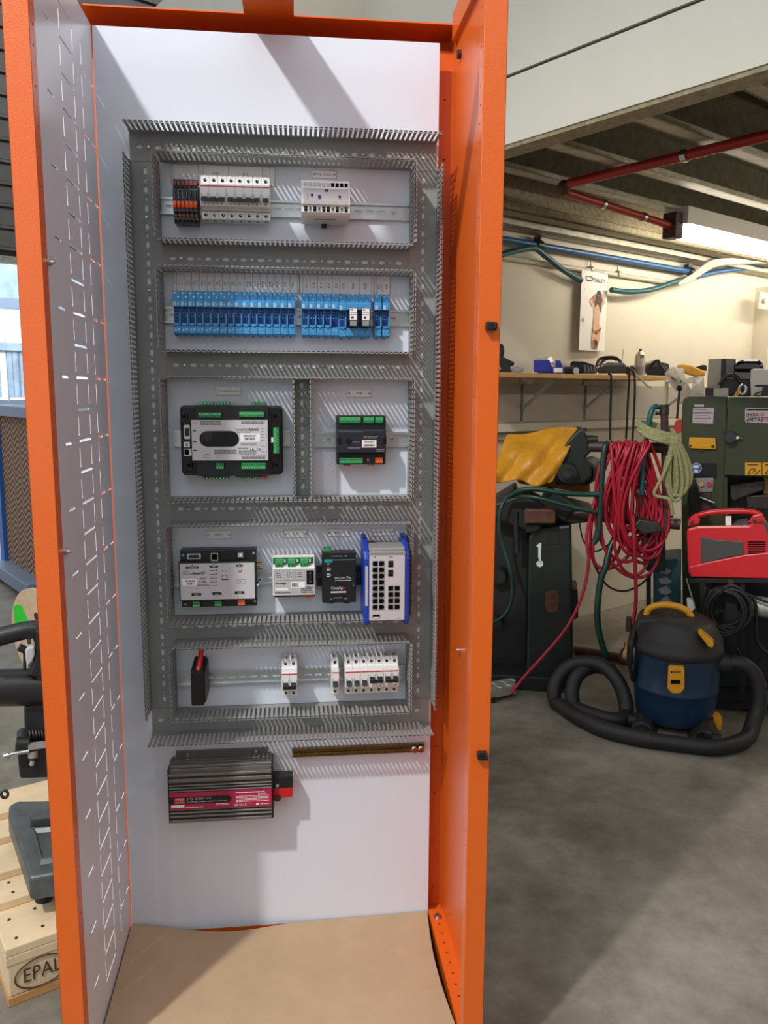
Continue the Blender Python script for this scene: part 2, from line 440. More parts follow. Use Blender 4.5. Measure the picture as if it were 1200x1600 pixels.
# plinth and bottom rails
b = B(); b.box(-.4, .4, .0, .09, FLOOR, -.001); b.box(-.4, .4, -D, -D + .03, FLOOR, .0); b.build('plinth', 'orange', CAB)
b = B(); holes = [disc2(.378, -.06 - .034*i, .0035, 8) for i in range(10)]
holed_plate(b, [(.361, -.002), (.396, -.002), (.396, -D + .03), (.361, -D + .03)], holes, lambda a, c, t: (a, c, t), .012, .016); b.box(.360, .362, -D + .03, -.002, -.03, .012)
b.build('bottom_rail', 'orange', CAB)
b = B(); b.box(-.396, -.362, -D + .03, -.002, .012, .016); b.build('bottom_rail', 'orange', CAB)
B().box(-.36, .36, -D + .03, -.003, -.04, -.03).build('floor_plate', 'black_matt', CAB)
# bolts and latch blocks
b = B(); b.cyl((.378, -.035, .016), (.378, -.035, .023), .0075, 6); b.cyl((.378, -.035, .016), (.378, -.035, .018), .010, 12); b.build('bolt', 'steel', CAB)
for px, py in ((74, 410), (100, 862)):
    d = ray(px, py); t = (-.36 - CAM.x) / d.x; p = CAM + d*t
    b = B(); b.cyl((-.36, p.y, p.z), (-.354, p.y, p.z), .0062, 10); b.cyl((-.354, p.y, p.z), (-.349, p.y, p.z), .0045, 10, .003); b.build('bolt', 'steel', CAB)
for px, py in ((766, 510), (752, 1178)):
    p = at_y(px, py, -D)
    b = B(); b.box(p.x - .009, p.x + .009, -D - .012, -D, p.z - .007, p.z + .007); b.box(p.x + .002, p.x + .009, -D - .018, -D - .012, p.z - .005, p.z + .005)
    b.build('latch_block', 'black_pl', CAB, bevel=.001)
d = ray(684, 1023); t = (.362 - CAM.x) / d.x; p = CAM + d*t
b = B(); b.cyl((.3955, -.16, .735), (.385, -.16, .735), .005, 8); b.build('bolt', 'steel', CAB)
b = B(); b.cyl((.3955, -.05, 1.985), (.388, -.05, 1.985), .009, 6); b.build('bolt', 'dark_steel', CAB)
# cardboard sheet on the cabinet floor
b = B(); N = 24; top = []; bot = []
for j in range(N + 1):
    for i in range(N + 1):
        a = i/N; c = j/N
        x = -.355 + .708*a + (-.012*c*(1 - a)) ; y0 = -.004 - .022*math.exp(-((a - .34)/.16)**2); y = y0*(1 - c) + (-D + .03)*c
        xl = -.357; xr = .357 - .012*math.sin(PI*min(1, c*1.05))*.9
        x = xl + (xr - xl)*a
        z = .008 + .020*math.exp(-(a/.13)**2)*(1 - c)**1.5 + .004*math.exp(-((a - 1)/.2)**2)*(1 - c) - .003*math.exp(-((a - .16)/.012)**2) - .002*math.exp(-((a - .86)/.01)**2)
        top.append((x, y, z))
n1 = N + 1
fs = [(j*n1 + i, j*n1 + i + 1, (j+1)*n1 + i + 1, (j+1)*n1 + i) for j in range(N) for i in range(N)]
b.smooth = True; b.add(top, fs); b.smooth = False; b.add([(x, y, z - .004) for x, y, z in top], fs)
rim = [i for i in range(n1)] + [j*n1 + N for j in range(1, n1)] + [N*n1 + i for i in range(N - 1, -1, -1)] + [j*n1 for j in range(N - 1, 0, -1)]
b.add([top[i] for i in rim] + [(top[i][0], top[i][1], top[i][2] - .004) for i in rim], [(i, (i+1) % len(rim), len(rim) + (i+1) % len(rim), len(rim) + i) for i in range(len(rim))])
tag(b.build('cardboard_sheet', 'cardboard'), 'brown corrugated cardboard sheet lying on the cabinet floor', 'cardboard')

# ================================================================ slotted wiring ducts
DH = .08; PITCH = .0103
RING = B().tube([(.0120*math.cos(2*PI*i/16), 0, .0120*math.sin(2*PI*i/16)) for i in range(16)], .0011, 4, closed=True).mesh('knockout_ring', 'duct_ring')
RIVET = B().cyl((0, 0, 0), (0, -.003, 0), .0036, 8, .0026).mesh('rivet', 'steel')
def duct(name_label, x0, x1, z0, z1, ext0=(0, 0), ext1=(0, 0)):
    """horizontal if x span is larger. ext: how far each wall runs short of or past the base at start / end (first wall, second wall)"""
    hor = (x1 - x0) > (z1 - z0)
    t = thing('wiring_duct', name_label, 'wiring duct', ((x0+x1)/2, 0, (z0+z1)/2), group='grey slotted wiring ducts')
    L0, L1 = (x0, x1) if hor else (z0, z1); w0, w1 = (z0, z1) if hor else (x0, x1); wc = (w0 + w1)/2
    cv = (lambda a, c, y: (a, y, c)) if hor else (lambda a, c, y: (c, y, a))
    # base with slots; pattern: round knockout, short slot, long slot, short slot
    holes = []; a = L0 + .02; k = 0
    while a < L1 - .012:
        m = k % 4
        if m == 0:
            if hor: holes.append(slot(a, wc, .0135, .0075, 3))
            else: holes.append(slot(a, wc, .0135, .0075, 3))
            inst('knockout_ring', RING, t, cv(a, wc, -.0022))
        elif m == 2: holes.append(slot(a, wc, .0150, .0072, 3))
        else:
            if (k // 4) % 2 == 0 and m == 1:
                inst('rivet', RIVET, t, cv(a, wc, -.002))
            else: holes.append(slot(a, wc, .0085, .0048, 3))
        a += .0187; k += 1
    b = B(); holed_plate(b, [(L0, w0), (L1, w0), (L1, w1), (L0, w1)], holes, lambda p, q, y: cv(p, q, y), -.002, -.0003)
    b.build('base', 'duct', t)
    # the two walls with fingers
    for wi, (wz, inn) in enumerate(((w0, 1), (w1, -1))):
        a0 = L0 + ext0[wi]; a1 = L1 + ext1[wi]
        b = B()
        def bx(p0, p1, q0, q1, y0, y1):
            P0 = cv(p0, q0, y0); P1 = cv(p1, q1, y1); b.box(P0[0], P1[0], P0[1], P1[1], P0[2], P1[2])
        bx(a0, a1, wz, wz + inn*.0016, -.020, -.0003)
        n = int(round((a1 - a0)/PITCH)); p = (a1 - a0)/n
        for i in range(n):
            c = a0 + (i + .5)*p
            bx(c - .0029, c + .0029, wz, wz + inn*.0016, -DH, -.020)
            bx(c - .0034, c + .0034, wz - inn*.0008, wz + inn*.0042, -DH, -DH + .0035)
            bx(c - .0034, c + .0034, wz - inn*.0008, wz + inn*.0024, -DH + .0035, -DH + .009)
        b.build('finger_wall', 'duct', t, kind='stuff')
    return t
duct('long grey slotted wiring duct across the very top of the panel', -.292, .355, 1.764, 1.822, ext0=(.062, 0), ext1=(-.058, 0))
duct('grey slotted duct just under the top row of breakers and white relay', -.232, .297, 1.541, 1.598)
duct('grey slotted duct running just below the row of blue relay sockets', -.232, .297, 1.316, 1.374)
duct('grey slotted duct just below the two black green-terminal controllers', -.232, .297, 1.0, 1.057)
duct('grey slotted duct just below the row with the blue network switch', -.232, .297, .728, .785)
duct('lowest grey slotted duct, just above the finned red-label power supply', -.292, .355, .507, .565, ext0=(0, .055), ext1=(0, -.058))
def duct_v(label, x0, x1, z0, z1, outer):
    """tall duct whose inner wall is interrupted where the cross ducts join"""
    t = duct(label, x0, x1, z0, z1)
    ws = [c for c in t.children if c.name.startswith('finger_wall')]
    inner = ws[1] if outer == 0 else ws[0]
    bpy.data.objects.remove(inner)
    wz, inn = (x1, -1) if outer == 0 else (x0, 1)
    b = B()
    for a0, a1 in ((.566, .727), (.787, .999), (1.059, 1.315), (1.376, 1.540), (1.600, 1.762)):
        b.box(wz, wz + inn*.0016, -.02, -.0003, a0, a1)
        n = int(round((a1 - a0)/PITCH)); p = (a1 - a0)/n
        for i in range(n):
            c = a0 + (i + .5)*p
            b.box(wz, wz + inn*.0016, -DH, -.02, c - .0029, c + .0029)
            b.box(wz - inn*.0008, wz + inn*.0042, -DH, -DH + .0035, c - .0034, c + .0034)
            b.box(wz - inn*.0008, wz + inn*.0024, -DH + .0035, -DH + .009, c - .0034, c + .0034)
    b.build('finger_wall', 'duct', t, kind='stuff')
duct_v('tall grey slotted duct down the left edge of the white panel', -.292, -.233, .566, 1.763, 0)
duct_v('tall grey slotted duct down the right edge beside the orange side', .298, .357, .566, 1.763, 1)
duct('short narrow grey slotted duct between the two black controllers', .039, .080, 1.058, 1.315)
# ================================================================ panel equipment
SCREW = B().cyl((0, 0, 0), (0, -.0012, 0), .0026, 8).use(1).box(-.0022, .0022, -.0016, -.0012, -.0004, .0004).mesh('screw', ['steel', 'hole'])
HOLE = B().lathe([(.0029, 0), (.0033, -.0006)], (0, 0, 0), 12, 'y').use(1).lathe([(.0014, -.0007), (.0012, -.0011)], (.0008, 0, .0008), 8, 'y').mesh('terminal_hole', ['hole', 'steel'])
RSCREW = B().cyl((0, 0, 0), (0, -.0008, 0), .0019, 8).mesh('terminal_screw', 'steel')
def plate_label(x0, x1, z0, z1, txt, desc, h=.0045, screws=True):
    t = thing('name_plate', desc, 'label', ((x0+x1)/2, 0, (z0+z1)/2), group='engraved name plates')
    bp = B().box(x0, x1, -.0015, 0, z0, z1).build('plate', 'label_white', t)
    e = .0006; b = B()
    b.box(x0, x1, -.0017, -.0015, z0, z0 + e); b.box(x0, x1, -.0017, -.0015, z1 - e, z1); b.box(x0, x0 + e, -.0017, -.0015, z0 + e, z1 - e); b.box(x1 - e, x1, -.0017, -.0015, z0 + e, z1 - e)
    b.build('border', 'ink', t)
    if txt: put_text(B(), txt, h, ((x0+x1)/2, -.0017, (z0+z1)/2)).build('lettering', 'ink', t, kind='stuff')
    if screws:
        for x in (x0 + .0045, x1 - .0045): inst('screw', SCREW, t, (x, -.0015, (z0+z1)/2))
    return t
def din_rail(x0, x1, zc, desc, first=None):
    t = thing('din_rail', desc, 'mounting rail', ((x0+x1)/2, 0, zc), group='zinc mounting rails')
    holes = []; a = x0 + .022
    while a < x1 - .02: holes.append(slot(a, zc, .018, .0052, 3)); a += .025
    b = B(); holed_plate(b, [(x0, zc - .0125), (x1, zc - .0125), (x1, zc + .0125), (x0, zc + .0125)], holes, lambda p, q, y: (p, y, q), -.0012, -.0001)
    for s in (-1, 1):
        b.box(x0, x1, -.0075, -.0001, zc + s*.0125, zc + s*.0137); b.box(x0, x1, -.0075, -.0063, zc + s*.0137, zc + s*.0175)
    b.build('rail_profile', 'zinc', t)
    for x in (x0 + .030, x1 - .035): inst('screw', BIGSCREW, t, (x, -.0012, zc))
    return t
BIGSCREW = B().cyl((0, 0, 0), (0, -.003, 0), .0042, 10).use(1).box(-.003, .003, -.0034, -.003, -.0005, .0005).mesh('screw', ['steel', 'hole'])
R1, R2, R3, R3B, R4, R5 = 1.676, 1.451, 1.186, 1.183, .869, .634
din_rail(-.236, .297, R1, 'zinc mounting rail carrying the eight white breakers and white relay')
din_rail(-.236, .300, R2, 'zinc mounting rail behind the row of blue relay sockets')
din_rail(-.2204, .0322, R3, 'zinc mounting rail behind the large controller with oval window')
din_rail(.0877, .2966, R3B, 'zinc mounting rail behind the small black controller with orange connector')
din_rail(-.236, .296, R4, 'zinc mounting rail behind the blue network switch and bridge module')
din_rail(-.230, .297, R5, 'zinc mounting rail carrying the lowest breakers and black fuse holder')

# ---------------------------------------------------------------- circuit breakers
MW = .01765
def breaker(x0, zc, poles, desc, style='tied', group=None):
    x1 = x0 + poles*MW - .0003; t = thing('circuit_breaker', desc, 'circuit breaker', ((x0+x1)/2, -.0075, zc - .045), group=group)
    prof = [(-.008, -.044), (-.048, -.044), (-.050, -.042), (-.050, -.0235), (-.072, -.0215), (-.073, -.0205), (-.073, .0205), (-.072, .0215), (-.052, .0235), (-.050, .026), (-.050, .042), (-.048, .044), (-.008, .044)]
    bd = B().prism([(y, zc + z) for y, z in prof], 'x', x0, x1).build('body', 'white_pl', t, bevel=.0006, seg=1)
    for k in range(poles + 1):
        if 0 < k < poles:
            b = B(); x = x0 + k*MW - .0002; b.box(x - .00025, x + .00025, -.0503, -.012, zc + .0245, zc + .0442); b.box(x - .00025, x + .00025, -.0503, -.012, zc - .0442, zc - .0245); b.box(x - .00025, x + .00025, -.0733, -.05, zc - .0205, zc + .0205)
            b.build('pole_joint', 'ink_grey', t)
    B().box(x0 + .0004, x1 - .0004, -.0735, -.073, zc + .0155, zc + .0178).build('red_stripe', 'red_line', t)
    b = B(); b.box(x0, x1, -.0504, -.05, zc - .0285, zc - .0262); b.build('lower_band', 'mid_grey', t)
    for k in range(poles):
        c = x0 + (k + .5)*MW
        inst('terminal_hole', HOLE, t, (c, -.0502, zc + .0335)); inst('terminal_hole', HOLE, t, (c, -.0502, zc - .0355))
        b = B(); b.box(c - .0035, c + .0035, -.046, -.026, zc + .044, zc + .0444); b.box(c - .0035, c + .0035, -.046, -.026, zc - .0444, zc - .044); b.build('clamp_opening', 'mid_grey', t)
        # toggle
        b = B(); down = style != 'up'; zt = zc - .007 if down else zc + .001
        b.prism([(-.073, zt + .004), (-.0795, zt + .0005), (-.0835, zt - .0065), (-.0815, zt - .0075), (-.073, zt - .005)], 'x', c - .0052, c + .0052)
        tg = b.build('toggle', 'black_pl', t, bevel=.0005, seg=1)
        b = B(); b.box(c - .0072, c - .0056, -.0742, -.073, zt - .011, zt + .010); b.box(c + .0056, c + .0072, -.0742, -.073, zt - .011, zt + .010); b.build('toggle_guard', 'grey_pl', t)
        B().box(c - .002, c + .002, -.0733, -.073, zc - .0185, zc - .0170).build('indicator', 'ink', t)
    if poles > 1:
        B().box(x0 + .003, x1 - .003, -.0845, -.0815, zt - .0082, zt - .0012).build('tie_bar', 'black_pl', t)
    return t
G1 = 'white modular circuit breakers'
bx0 = -.1435; bz = 1.686
breaker(bx0, bz, 3, 'three-pole white breaker next to the black and orange terminal blocks', group=G1)
breaker(bx0 + 3*MW, bz, 4, 'four-pole white breaker in the middle of the top breaker row', group=G1)
breaker(bx0 + 7*MW, bz, 1, 'single-pole white breaker at the right end of the top row', group=G1)
r5 = .6455
breaker(.0075, r5, 2, 'two-pole white breaker standing alone on the lowest rail', group=G1)
breaker(.1192, r5, 1, 'single-pole white breaker standing alone left of the lowest breaker group', group=G1)
breaker(.1500, r5, 1, 'first of three single-pole breakers, far left of the lowest group', group=G1)
breaker(.1500 + MW, r5, 1, 'second of three single-pole breakers in the lowest breaker group', group=G1)
breaker(.1500 + 2*MW, r5, 1, 'third single-pole breaker, just left of the lowest two-pole pair', group=G1)
breaker(.1500 + 3*MW, r5, 2, 'left two-pole breaker of the lowest breaker group', 'up', group=G1)
breaker(.1500 + 5*MW, r5, 2, 'rightmost two-pole breaker of the lowest breaker group', 'up', group=G1)

# ---------------------------------------------------------------- terminal blocks with orange levers
def terminal(x, desc):
    w = .0078; t = thing('terminal_block', desc, 'terminal block', (x + w/2, -.0075, 1.632), group='black terminal blocks with orange levers')
    prof = [(-.008, 1.634), (-.040, 1.634), (-.044, 1.640), (-.044, 1.652), (-.052, 1.656), (-.052, 1.700), (-.044, 1.704), (-.044, 1.718), (-.040, 1.722), (-.008, 1.722)]
    B().prism(prof, 'x', x, x + w).build('body', 'term_grey', t, bevel=.0005, seg=1)
    b = B(); b.prism([(-.044, 1.708), (-.0475, 1.709), (-.0475, 1.7165), (-.044, 1.7175)], 'x', x + .0006, x + w - .0012); b.build('lever', 'rust_lever', t)
    B().prism([(-.052, 1.662), (-.0575, 1.6625), (-.059, 1.669), (-.0575, 1.675), (-.052, 1.6755)], 'x', x + .0004, x + w - .0006).build('main_lever', 'orange_lever', t, bevel=.0006, seg=1)
    B().prism([(-.044, 1.6455), (-.0475, 1.6465), (-.0475, 1.6515), (-.044, 1.652)], 'x', x + .0006, x + w - .0012).build('lever', 'rust_lever', t)
    b = B(); b.box(x + .0015, x + w - .0015, -.0525, -.052, 1.679, 1.697); b.box(x + .002, x + w - .002, -.0442, -.044, 1.636, 1.641); b.box(x + .0018, x + w - .0018, -.0444, -.044, 1.7035, 1.7065); b.build('wire_openings', 'hole', t, kind='stuff')
    b = B(); b.box(x + .0029, x + .0044, -.0535, -.052, 1.680, 1.696); b.build('jumper_rib', 'mid_grey', t)
nm = ['first black and orange terminal block, at the left end of the top rail', 'second black and orange terminal block from the left', 'third black and orange terminal block from the left', 'fourth black and orange terminal block from the left', 'fifth black and orange terminal block from the left', 'sixth black and orange terminal block, nearest the white breakers']
for i in range(6): terminal(-.2005 + i*.0083, nm[i])

# ---------------------------------------------------------------- top row label plates
def strip_plate(x0, x1, z0, z1, cells, desc, vertical=False):
    t = thing('label_strip', desc, 'label', ((x0+x1)/2, 0, z0))
    B().box(x0, x1, -.0015, 0, z0, z1).build('plate', 'label_white', t)
    e = .0005
    for x in sorted(set([c[0] for c in cells] + [x0, x1 - e])): B().box(x, x + e, -.0018, -.0015, z0, z1).build('divider', 'ink', t)
    b = B(); b.box(x0, x1, -.0018, -.0015, z0, z0 + e); b.box(x0, x1, -.0018, -.0015, z1 - e, z1); b.build('border', 'ink', t)
    b = B()
    for i, c in enumerate(cells):
        xe = cells[i + 1][0] if i + 1 < len(cells) else x1; xm = (c[0] + xe)/2
        for s, h, dz in c[1]:
            if vertical: put_text(b, s, h, (xm + dz, -.0019, z0 + (z1 - z0)*.45), right=(0, 0, 1), up=(-1, 0, 0))
            else: put_text(b, s, h, (xm, -.0019, (z0 + z1)/2 + dz))
    b.build('lettering', 'ink', t, kind='stuff')
    return t
strip_plate(-.2095, .0075, 1.7225, 1.7615, [(-.2045, [('X1', .004, -.004)]), (-.1535, []), (-.1435, [('QA1', .0055, .003), ('MAINS VOLT SENSE', .003, -.005)]), (-.0905, [('QA2', .0055, .003), ('BUS VOLT SENSE', .003, -.005)]), (-.020, [('QA3', .0045, 0)]), (-.004, [])], 'white label strip above the top breakers reading QA1 and QA2')
plate_label(.0854, .1388, 1.7415, 1.7585, 'SYNC CHECK 1', 'small name plate reading SYNC CHECK 1 above the white measuring relay', .0042)

# ---------------------------------------------------------------- white measuring relay with M logo
t = thing('measuring_relay', 'white box relay with black M logo and terminal rows on the top rail', 'relay', (.112, -.0075, 1.645))
x0, x1 = .0615, .1605
B().prism([(-.008, 1.645), (-.100, 1.645), (-.108, 1.650), (-.108, 1.6625), (-.113, 1.6645), (-.113, 1.697), (-.108, 1.699), (-.108, 1.708), (-.098, 1.714), (-.008, 1.722)], 'x', x0, x1).build('housing', 'white_pl', t, bevel=.001)
B().box(x0 + .004, x1 - .004, -.1136, -.113, 1.6665, 1.6955).build('face_label', 'label_grey', t)
b = B(); put_text(b, 'M', .006, (.1115, -.1138, 1.691), bold=2); b.build('logo', 'ink', t)
b = B(); b.cyl((.083, -.1136, 1.682), (.083, -.1143, 1.682), .0026, 12); b.build('indicator', 'black_gloss', t)
b = B(); b.cyl((.098, -.1136, 1.679), (.098, -.115, 1.679), .0034, 14).use(1).box(.0975, .0985, -.1153, -.115, 1.6765, 1.6815); b.build('adjuster', ['switch_blue', 'ink'], t)
b = B(); b.cyl((.139, -.1136, 1.680), (.139, -.1143, 1.680), .0026, 12); b.build('indicator', 'black_gloss', t)
b = B()
for i in range(4): b.box(.071, .078, -.1137, -.1136, 1.6835 - i*.0035, 1.684 - i*.0035)
put_text(b, 'ALARM', .0018, (.139, -.1137, 1.6755)); put_text(b, 'TIME', .0018, (.098, -.1137, 1.6735))
for i in range(9): b.box(.070 + i*.0092, .0703 + i*.0092, -.1137, -.1136, 1.6665, 1.6695)
b.box(.068, .156, -.1137, -.1136, 1.6695, 1.6698); b.box(.068, .156, -.1137, -.1136, 1.6920, 1.6923); b.build('print', 'ink_grey', t, kind='stuff')
for i in range(10):
    x = .0705 + i*.0091
    b = B(); b.use(1 if i >= 6 else 0).box(x - .0033, x + .0033, -.1085, -.1075, 1.7000, 1.7075); b.use(2).box(x - .0018, x + .0018, -.1087, -.1085, 1.7015, 1.7055); b.build('terminal', ['grey_pl', 'hole', 'steel' if i < 6 else 'hole'], t)
    b = B(); b.use(1 if i in (0, 2, 4, 5, 7, 9) else 0).box(x - .0033, x + .0033, -.1085, -.1075, 1.6515, 1.6615); b.use(2).box(x - .0016, x + .0016, -.1088, -.1085, 1.655, 1.660); b.build('terminal', ['steel', 'hole', 'dark_steel'], t)
b = B(); b.box(.090, .132, -.070, -.060, 1.6445, 1.645); b.build('vent', 'mid_grey', t)
b = B(); b.box(.105, .116, -.020, -.008, 1.637, 1.645); b.build('rail_clip', 'black_pl', t)

# ---------------------------------------------------------------- blue relay sockets
def socket(x0, w, zc=1.4535, desc='', holder=True, twin=False):
    x1 = x0 + w - .0004; xc = (x0 + x1)/2; t = thing('relay_socket', desc, 'relay socket', (xc, -.0075, zc - .046), group='blue relay sockets')
    z = lambda d: zc + d
    B().prism([(-.008, z(-.046)), (-.030, z(-.046)), (-.036, z(-.042)), (-.036, z(-.026)), (-.026, z(-.025)), (-.026, z(.012)), (-.040, z(.012)), (-.040, z(.026)), (-.034, z(.0275)), (-.034, z(.0455)), (-.008, z(.0455))], 'x', x0, x1).build('base', 'rly_blue', t, bevel=.0005, seg=1)
    b = B(); b.box(x0 + .0015, x1 - .0015, -.0268, -.026, z(-.024), z(.0115)); b.build('plug_recess', 'rly_dark', t)
    b = B(); b.box(x0 + .0008, x1 - .0008, -.0366, -.036, z(-.042), z(-.027)); b.build('lower_terminals', 'rly_blue', t)
    b = B(); n = 2 if not twin else 3
    for i in range(2):
        for k in range(3): b.box(x0 + w*(.3 + .34*i) - .0012, x0 + w*(.3 + .34*i) + .0012, -.0272, -.0268, z(.006 - k*.0065), z(.0082 - k*.0065))
    b.build('plug_contacts', 'rly_blue', t, kind='stuff')
    if not twin:
        B().box(x0 + .0008, x0 + .0072, -.0406, -.040, z(.0135), z(.0225)).build('marker_tag', 'rly_tag', t)
        inst('terminal_screw', RSCREW, t, (x0 + .0112, -.040, z(.0175)))
    else:
        inst('terminal_screw', RSCREW, t, (x0 + w*.28, -.040, z(.019))); inst('terminal_screw', RSCREW, t, (x0 + w*.72, -.040, z(.0165)))
    inst('terminal_screw', RSCREW, t, (x0 + w*.68, -.034, z(.0325))); inst('terminal_screw', RSCREW, t, (x0 + w*.27, -.034, z(.0405)))
    inst('terminal_screw', RSCREW, t, (x0 + w*.28, -.0366, z(-.036))); inst('terminal_screw', RSCREW, t, (x0 + w*.72, -.0366, z(-.0345)))
    b = B(); b.box(x0 + w*.18, x0 + w*.42, -.028, -.016, z(-.0485), z(-.046)); b.build('foot', 'rly_deep', t)
    if holder:
        b = B(); b.box(x1 - .0030, x1 - .0004, -.040, -.026, z(-.022), z(-.0015)); b.box(x0 + .001, x1 - .0004, -.0385, -.026, z(-.0255), z(-.0215)); b.box(x0 + .0045, x1 - .0055, -.0395, -.0355, z(-.0270), z(-.0215))
        b.build('retaining_clip', 'rly_blue', t)
    return t
SW = .0161
s0 = socket(-.2098, SW, desc='x')
s0['label'] = 'blue relay socket K1, far left of the blue socket row'
for i in range(1, 16):
    lab = 'blue empty relay socket standing under the K%d label' % (i + 1) if i < 15 else 'blue relay socket K16, last before the first gap'
    dup(s0, (i*SW, 0, 0), lab)
for i in range(4): dup(s0, (.2702 + i*SW, 0, -.0008), ('blue relay socket K17, first right of the first gap', 'blue empty relay socket standing under the K18 label', 'blue empty relay socket standing under the K19 label', 'blue empty relay socket standing under the K20 label')[i])
socket(.0604 + 4*SW, SW, 1.4527, 'blue relay socket K21 without a retaining clip', holder=False)
dup(s0, (.2702 + 5*SW, 0, -.003), 'blue relay socket K22, just left of the two plugged-in relays')
x = .0604 + 6*SW; TWW = .0268
for i in range(2):
    socket(x + i*TWW, TWW, 1.4522, ('wide blue socket K23 holding the left plug-in relay', 'wide blue socket K24 holding the right plug-in relay')[i], holder=False, twin=True)
    xr = x + i*TWW + .004; t = thing('plug_in_relay', ('left of the two white and grey plug-in relays in wide blue sockets', 'right of the two white and grey plug-in relays in wide blue sockets')[i], 'relay', (xr + .0095, -.0275, 1.428), group='plug-in relays')
    B().box(xr, xr + .019, -.058, -.0275, 1.428, 1.4665).build('case', 'black_gloss', t, bevel=.0008)
    B().box(xr + .0018, xr + .0172, -.0586, -.058, 1.4415, 1.4655).build('case_label', 'label_white', t)
    b = B(); b.box(xr + .003, xr + .008, -.0589, -.0586, 1.4615, 1.4640); b.box(xr + .003, xr + .016, -.0589, -.0586, 1.4565, 1.4572); b.box(xr + .0025, xr + .0165, -.0589, -.0586, 1.4525, 1.4532); b.box(xr + .005, xr + .010, -.0589, -.0586, 1.4445, 1.4490); b.build('print', 'ink', t, kind='stuff')
    B().box(xr + .0022, xr + .0168, -.0595, -.058, 1.4290, 1.4400).build('window', 'mid_grey', t, bevel=.0008)
for i in range(2): dup(s0, (.4276 + i*.0176, 0, -.0010), ('blue relay socket K25, left of the last pair', 'blue relay socket K26, rightmost of the whole blue row')[i])
sub = ['GEN CB', 'GEN CB', 'MCB UP', 'MCB UP', 'GCB ON', 'GCB ON', 'OUT 1', 'OUT 2', '', 'MAINT', 'STAT 1', 'OUT 2', 'START', '', '', '']
xs = -.2010
cells = [(-.2128, [('X2', .003, 0)])] + [(-.2055 + i*SW, [('K%d' % (i + 1), .0046, -.0024)] + ([(sub[i], .0026, .0038)] if sub[i] else [])) for i in range(16)] + [(.0525, [])]
strip_plate(-.2128, .0566, 1.5015, 1.5415, cells, 'white label strip reading K1 to K16 above the blue sockets', True)
cells = [(.0575, [])] + [(.0640 + i*SW, [('K%d' % (17 + i), .0046, 0)]) for i in range(6)] + [(.1606, [('K23', .0050, 0)]), (.1874, [('K24', .0050, 0)]), (.2142, [])]
strip_plate(.0572, .2196, 1.5010, 1.5415, cells, 'white label strip reading K17 to K24 above the relays', True)
cells = [(.2200, []), (.2256, [('K25', .0046, -.002), ('PRE MAIN LV', .0024, .004)]), (.2400, [('K26', .0046, 0)])]
strip_plate(.2202, .2555, 1.5008, 1.5415, cells, 'short white label strip reading K25 and K26', True)

# ---------------------------------------------------------------- plug connectors
def connector(t, x0, x1, z0, z1, y0, y1, n, m='green_con', side=-1, vert=False):
    """pluggable screw terminal; dark wire holes along the edge"""
    o = B().box(x0, x1, y0, y1, z0, z1).build('connector', m, t, bevel=.0006, seg=1)
    b = B()
    for i in range(n):
        if vert:
            c = z0 + (i + .5)*(z1 - z0)/n; h = (z1 - z0)/n*.28; b.use(0).box(x0 + (x1 - x0)*.55, x0 + (x1 - x0)*.9, y0 - .0004, y0, c - h, c + h); b.use(1).box(x0 + (x1 - x0)*.2, x0 + (x1 - x0)*.42, y0 - .0004, y0, c - h*.7, c + h*.7)
        else:
            c = x0 + (i + .5)*(x1 - x0)/n; h = (x1 - x0)/n*.3
            za = z0 + (z1 - z0)*(.08 if side < 0 else .55); zb = z0 + (z1 - z0)*(.42 if side < 0 else .9)
            b.use(0).box(c - h, c + h, y0 - .0004, y0, za, zb)
            za = z0 + (z1 - z0)*(.58 if side < 0 else .15); zb = z0 + (z1 - z0)*(.82 if side < 0 else .4)
            b.use(1).box(c - h*.6, c + h*.6, y0 - .0004, y0, za, zb)
    b.build('wire_holes', ['green_dark' if m != 'orange_con' else 'rust_lever', 'zinc'], o, kind='stuff')
    return o
def micro_lines(b, x0, x1, z0, z1, n, y, seed=1, fill=.45):
    r = random.Random(seed)
    for i in range(n):
        z = z1 - (i + .5)*(z1 - z0)/n; h = (z1 - z0)/n*fill/2; x = x0
        while x < x1 - .002:
            l = min(r.uniform(.003, .009), x1 - x); b.box(x, x + l, y, y + .0003, z - h, z + h); x += l + .0009
def barcode(b, x0, x1, z0, z1, y, seed=3):
    r = random.Random(seed); x = x0
    while x < x1: l = r.choice((.0005, .0009, .0013)); b.box(x, min(x + l, x1), y, y + .0003, z0, z1); x += l + r.choice((.0006, .001))
def dsub(t, xc, zc, y, vert=True, s=1.0, shell='zinc'):
    w, h = (.012*s, .030*s) if vert else (.030*s, .012*s)
    o = B().prism(rrect(xc - w/2, xc + w/2, zc - h/2, zc + h/2, .002), 'y', y - .003, y).build('serial_port', shell, t)
    k = .62; b = B().prism(rrect(xc - w*.36, xc + w*.36, zc - h*.3, zc + h*.3, .0025), 'y', y - .006, y - .003); b.build('socket', 'black_pl', o)
    for s_ in (-1, 1):
        c = (xc, y - .003, zc + s_*h*.41) if vert else (xc + s_*w*.41, y - .003, zc); inst('screw', RSCREW, o, c)
    return o

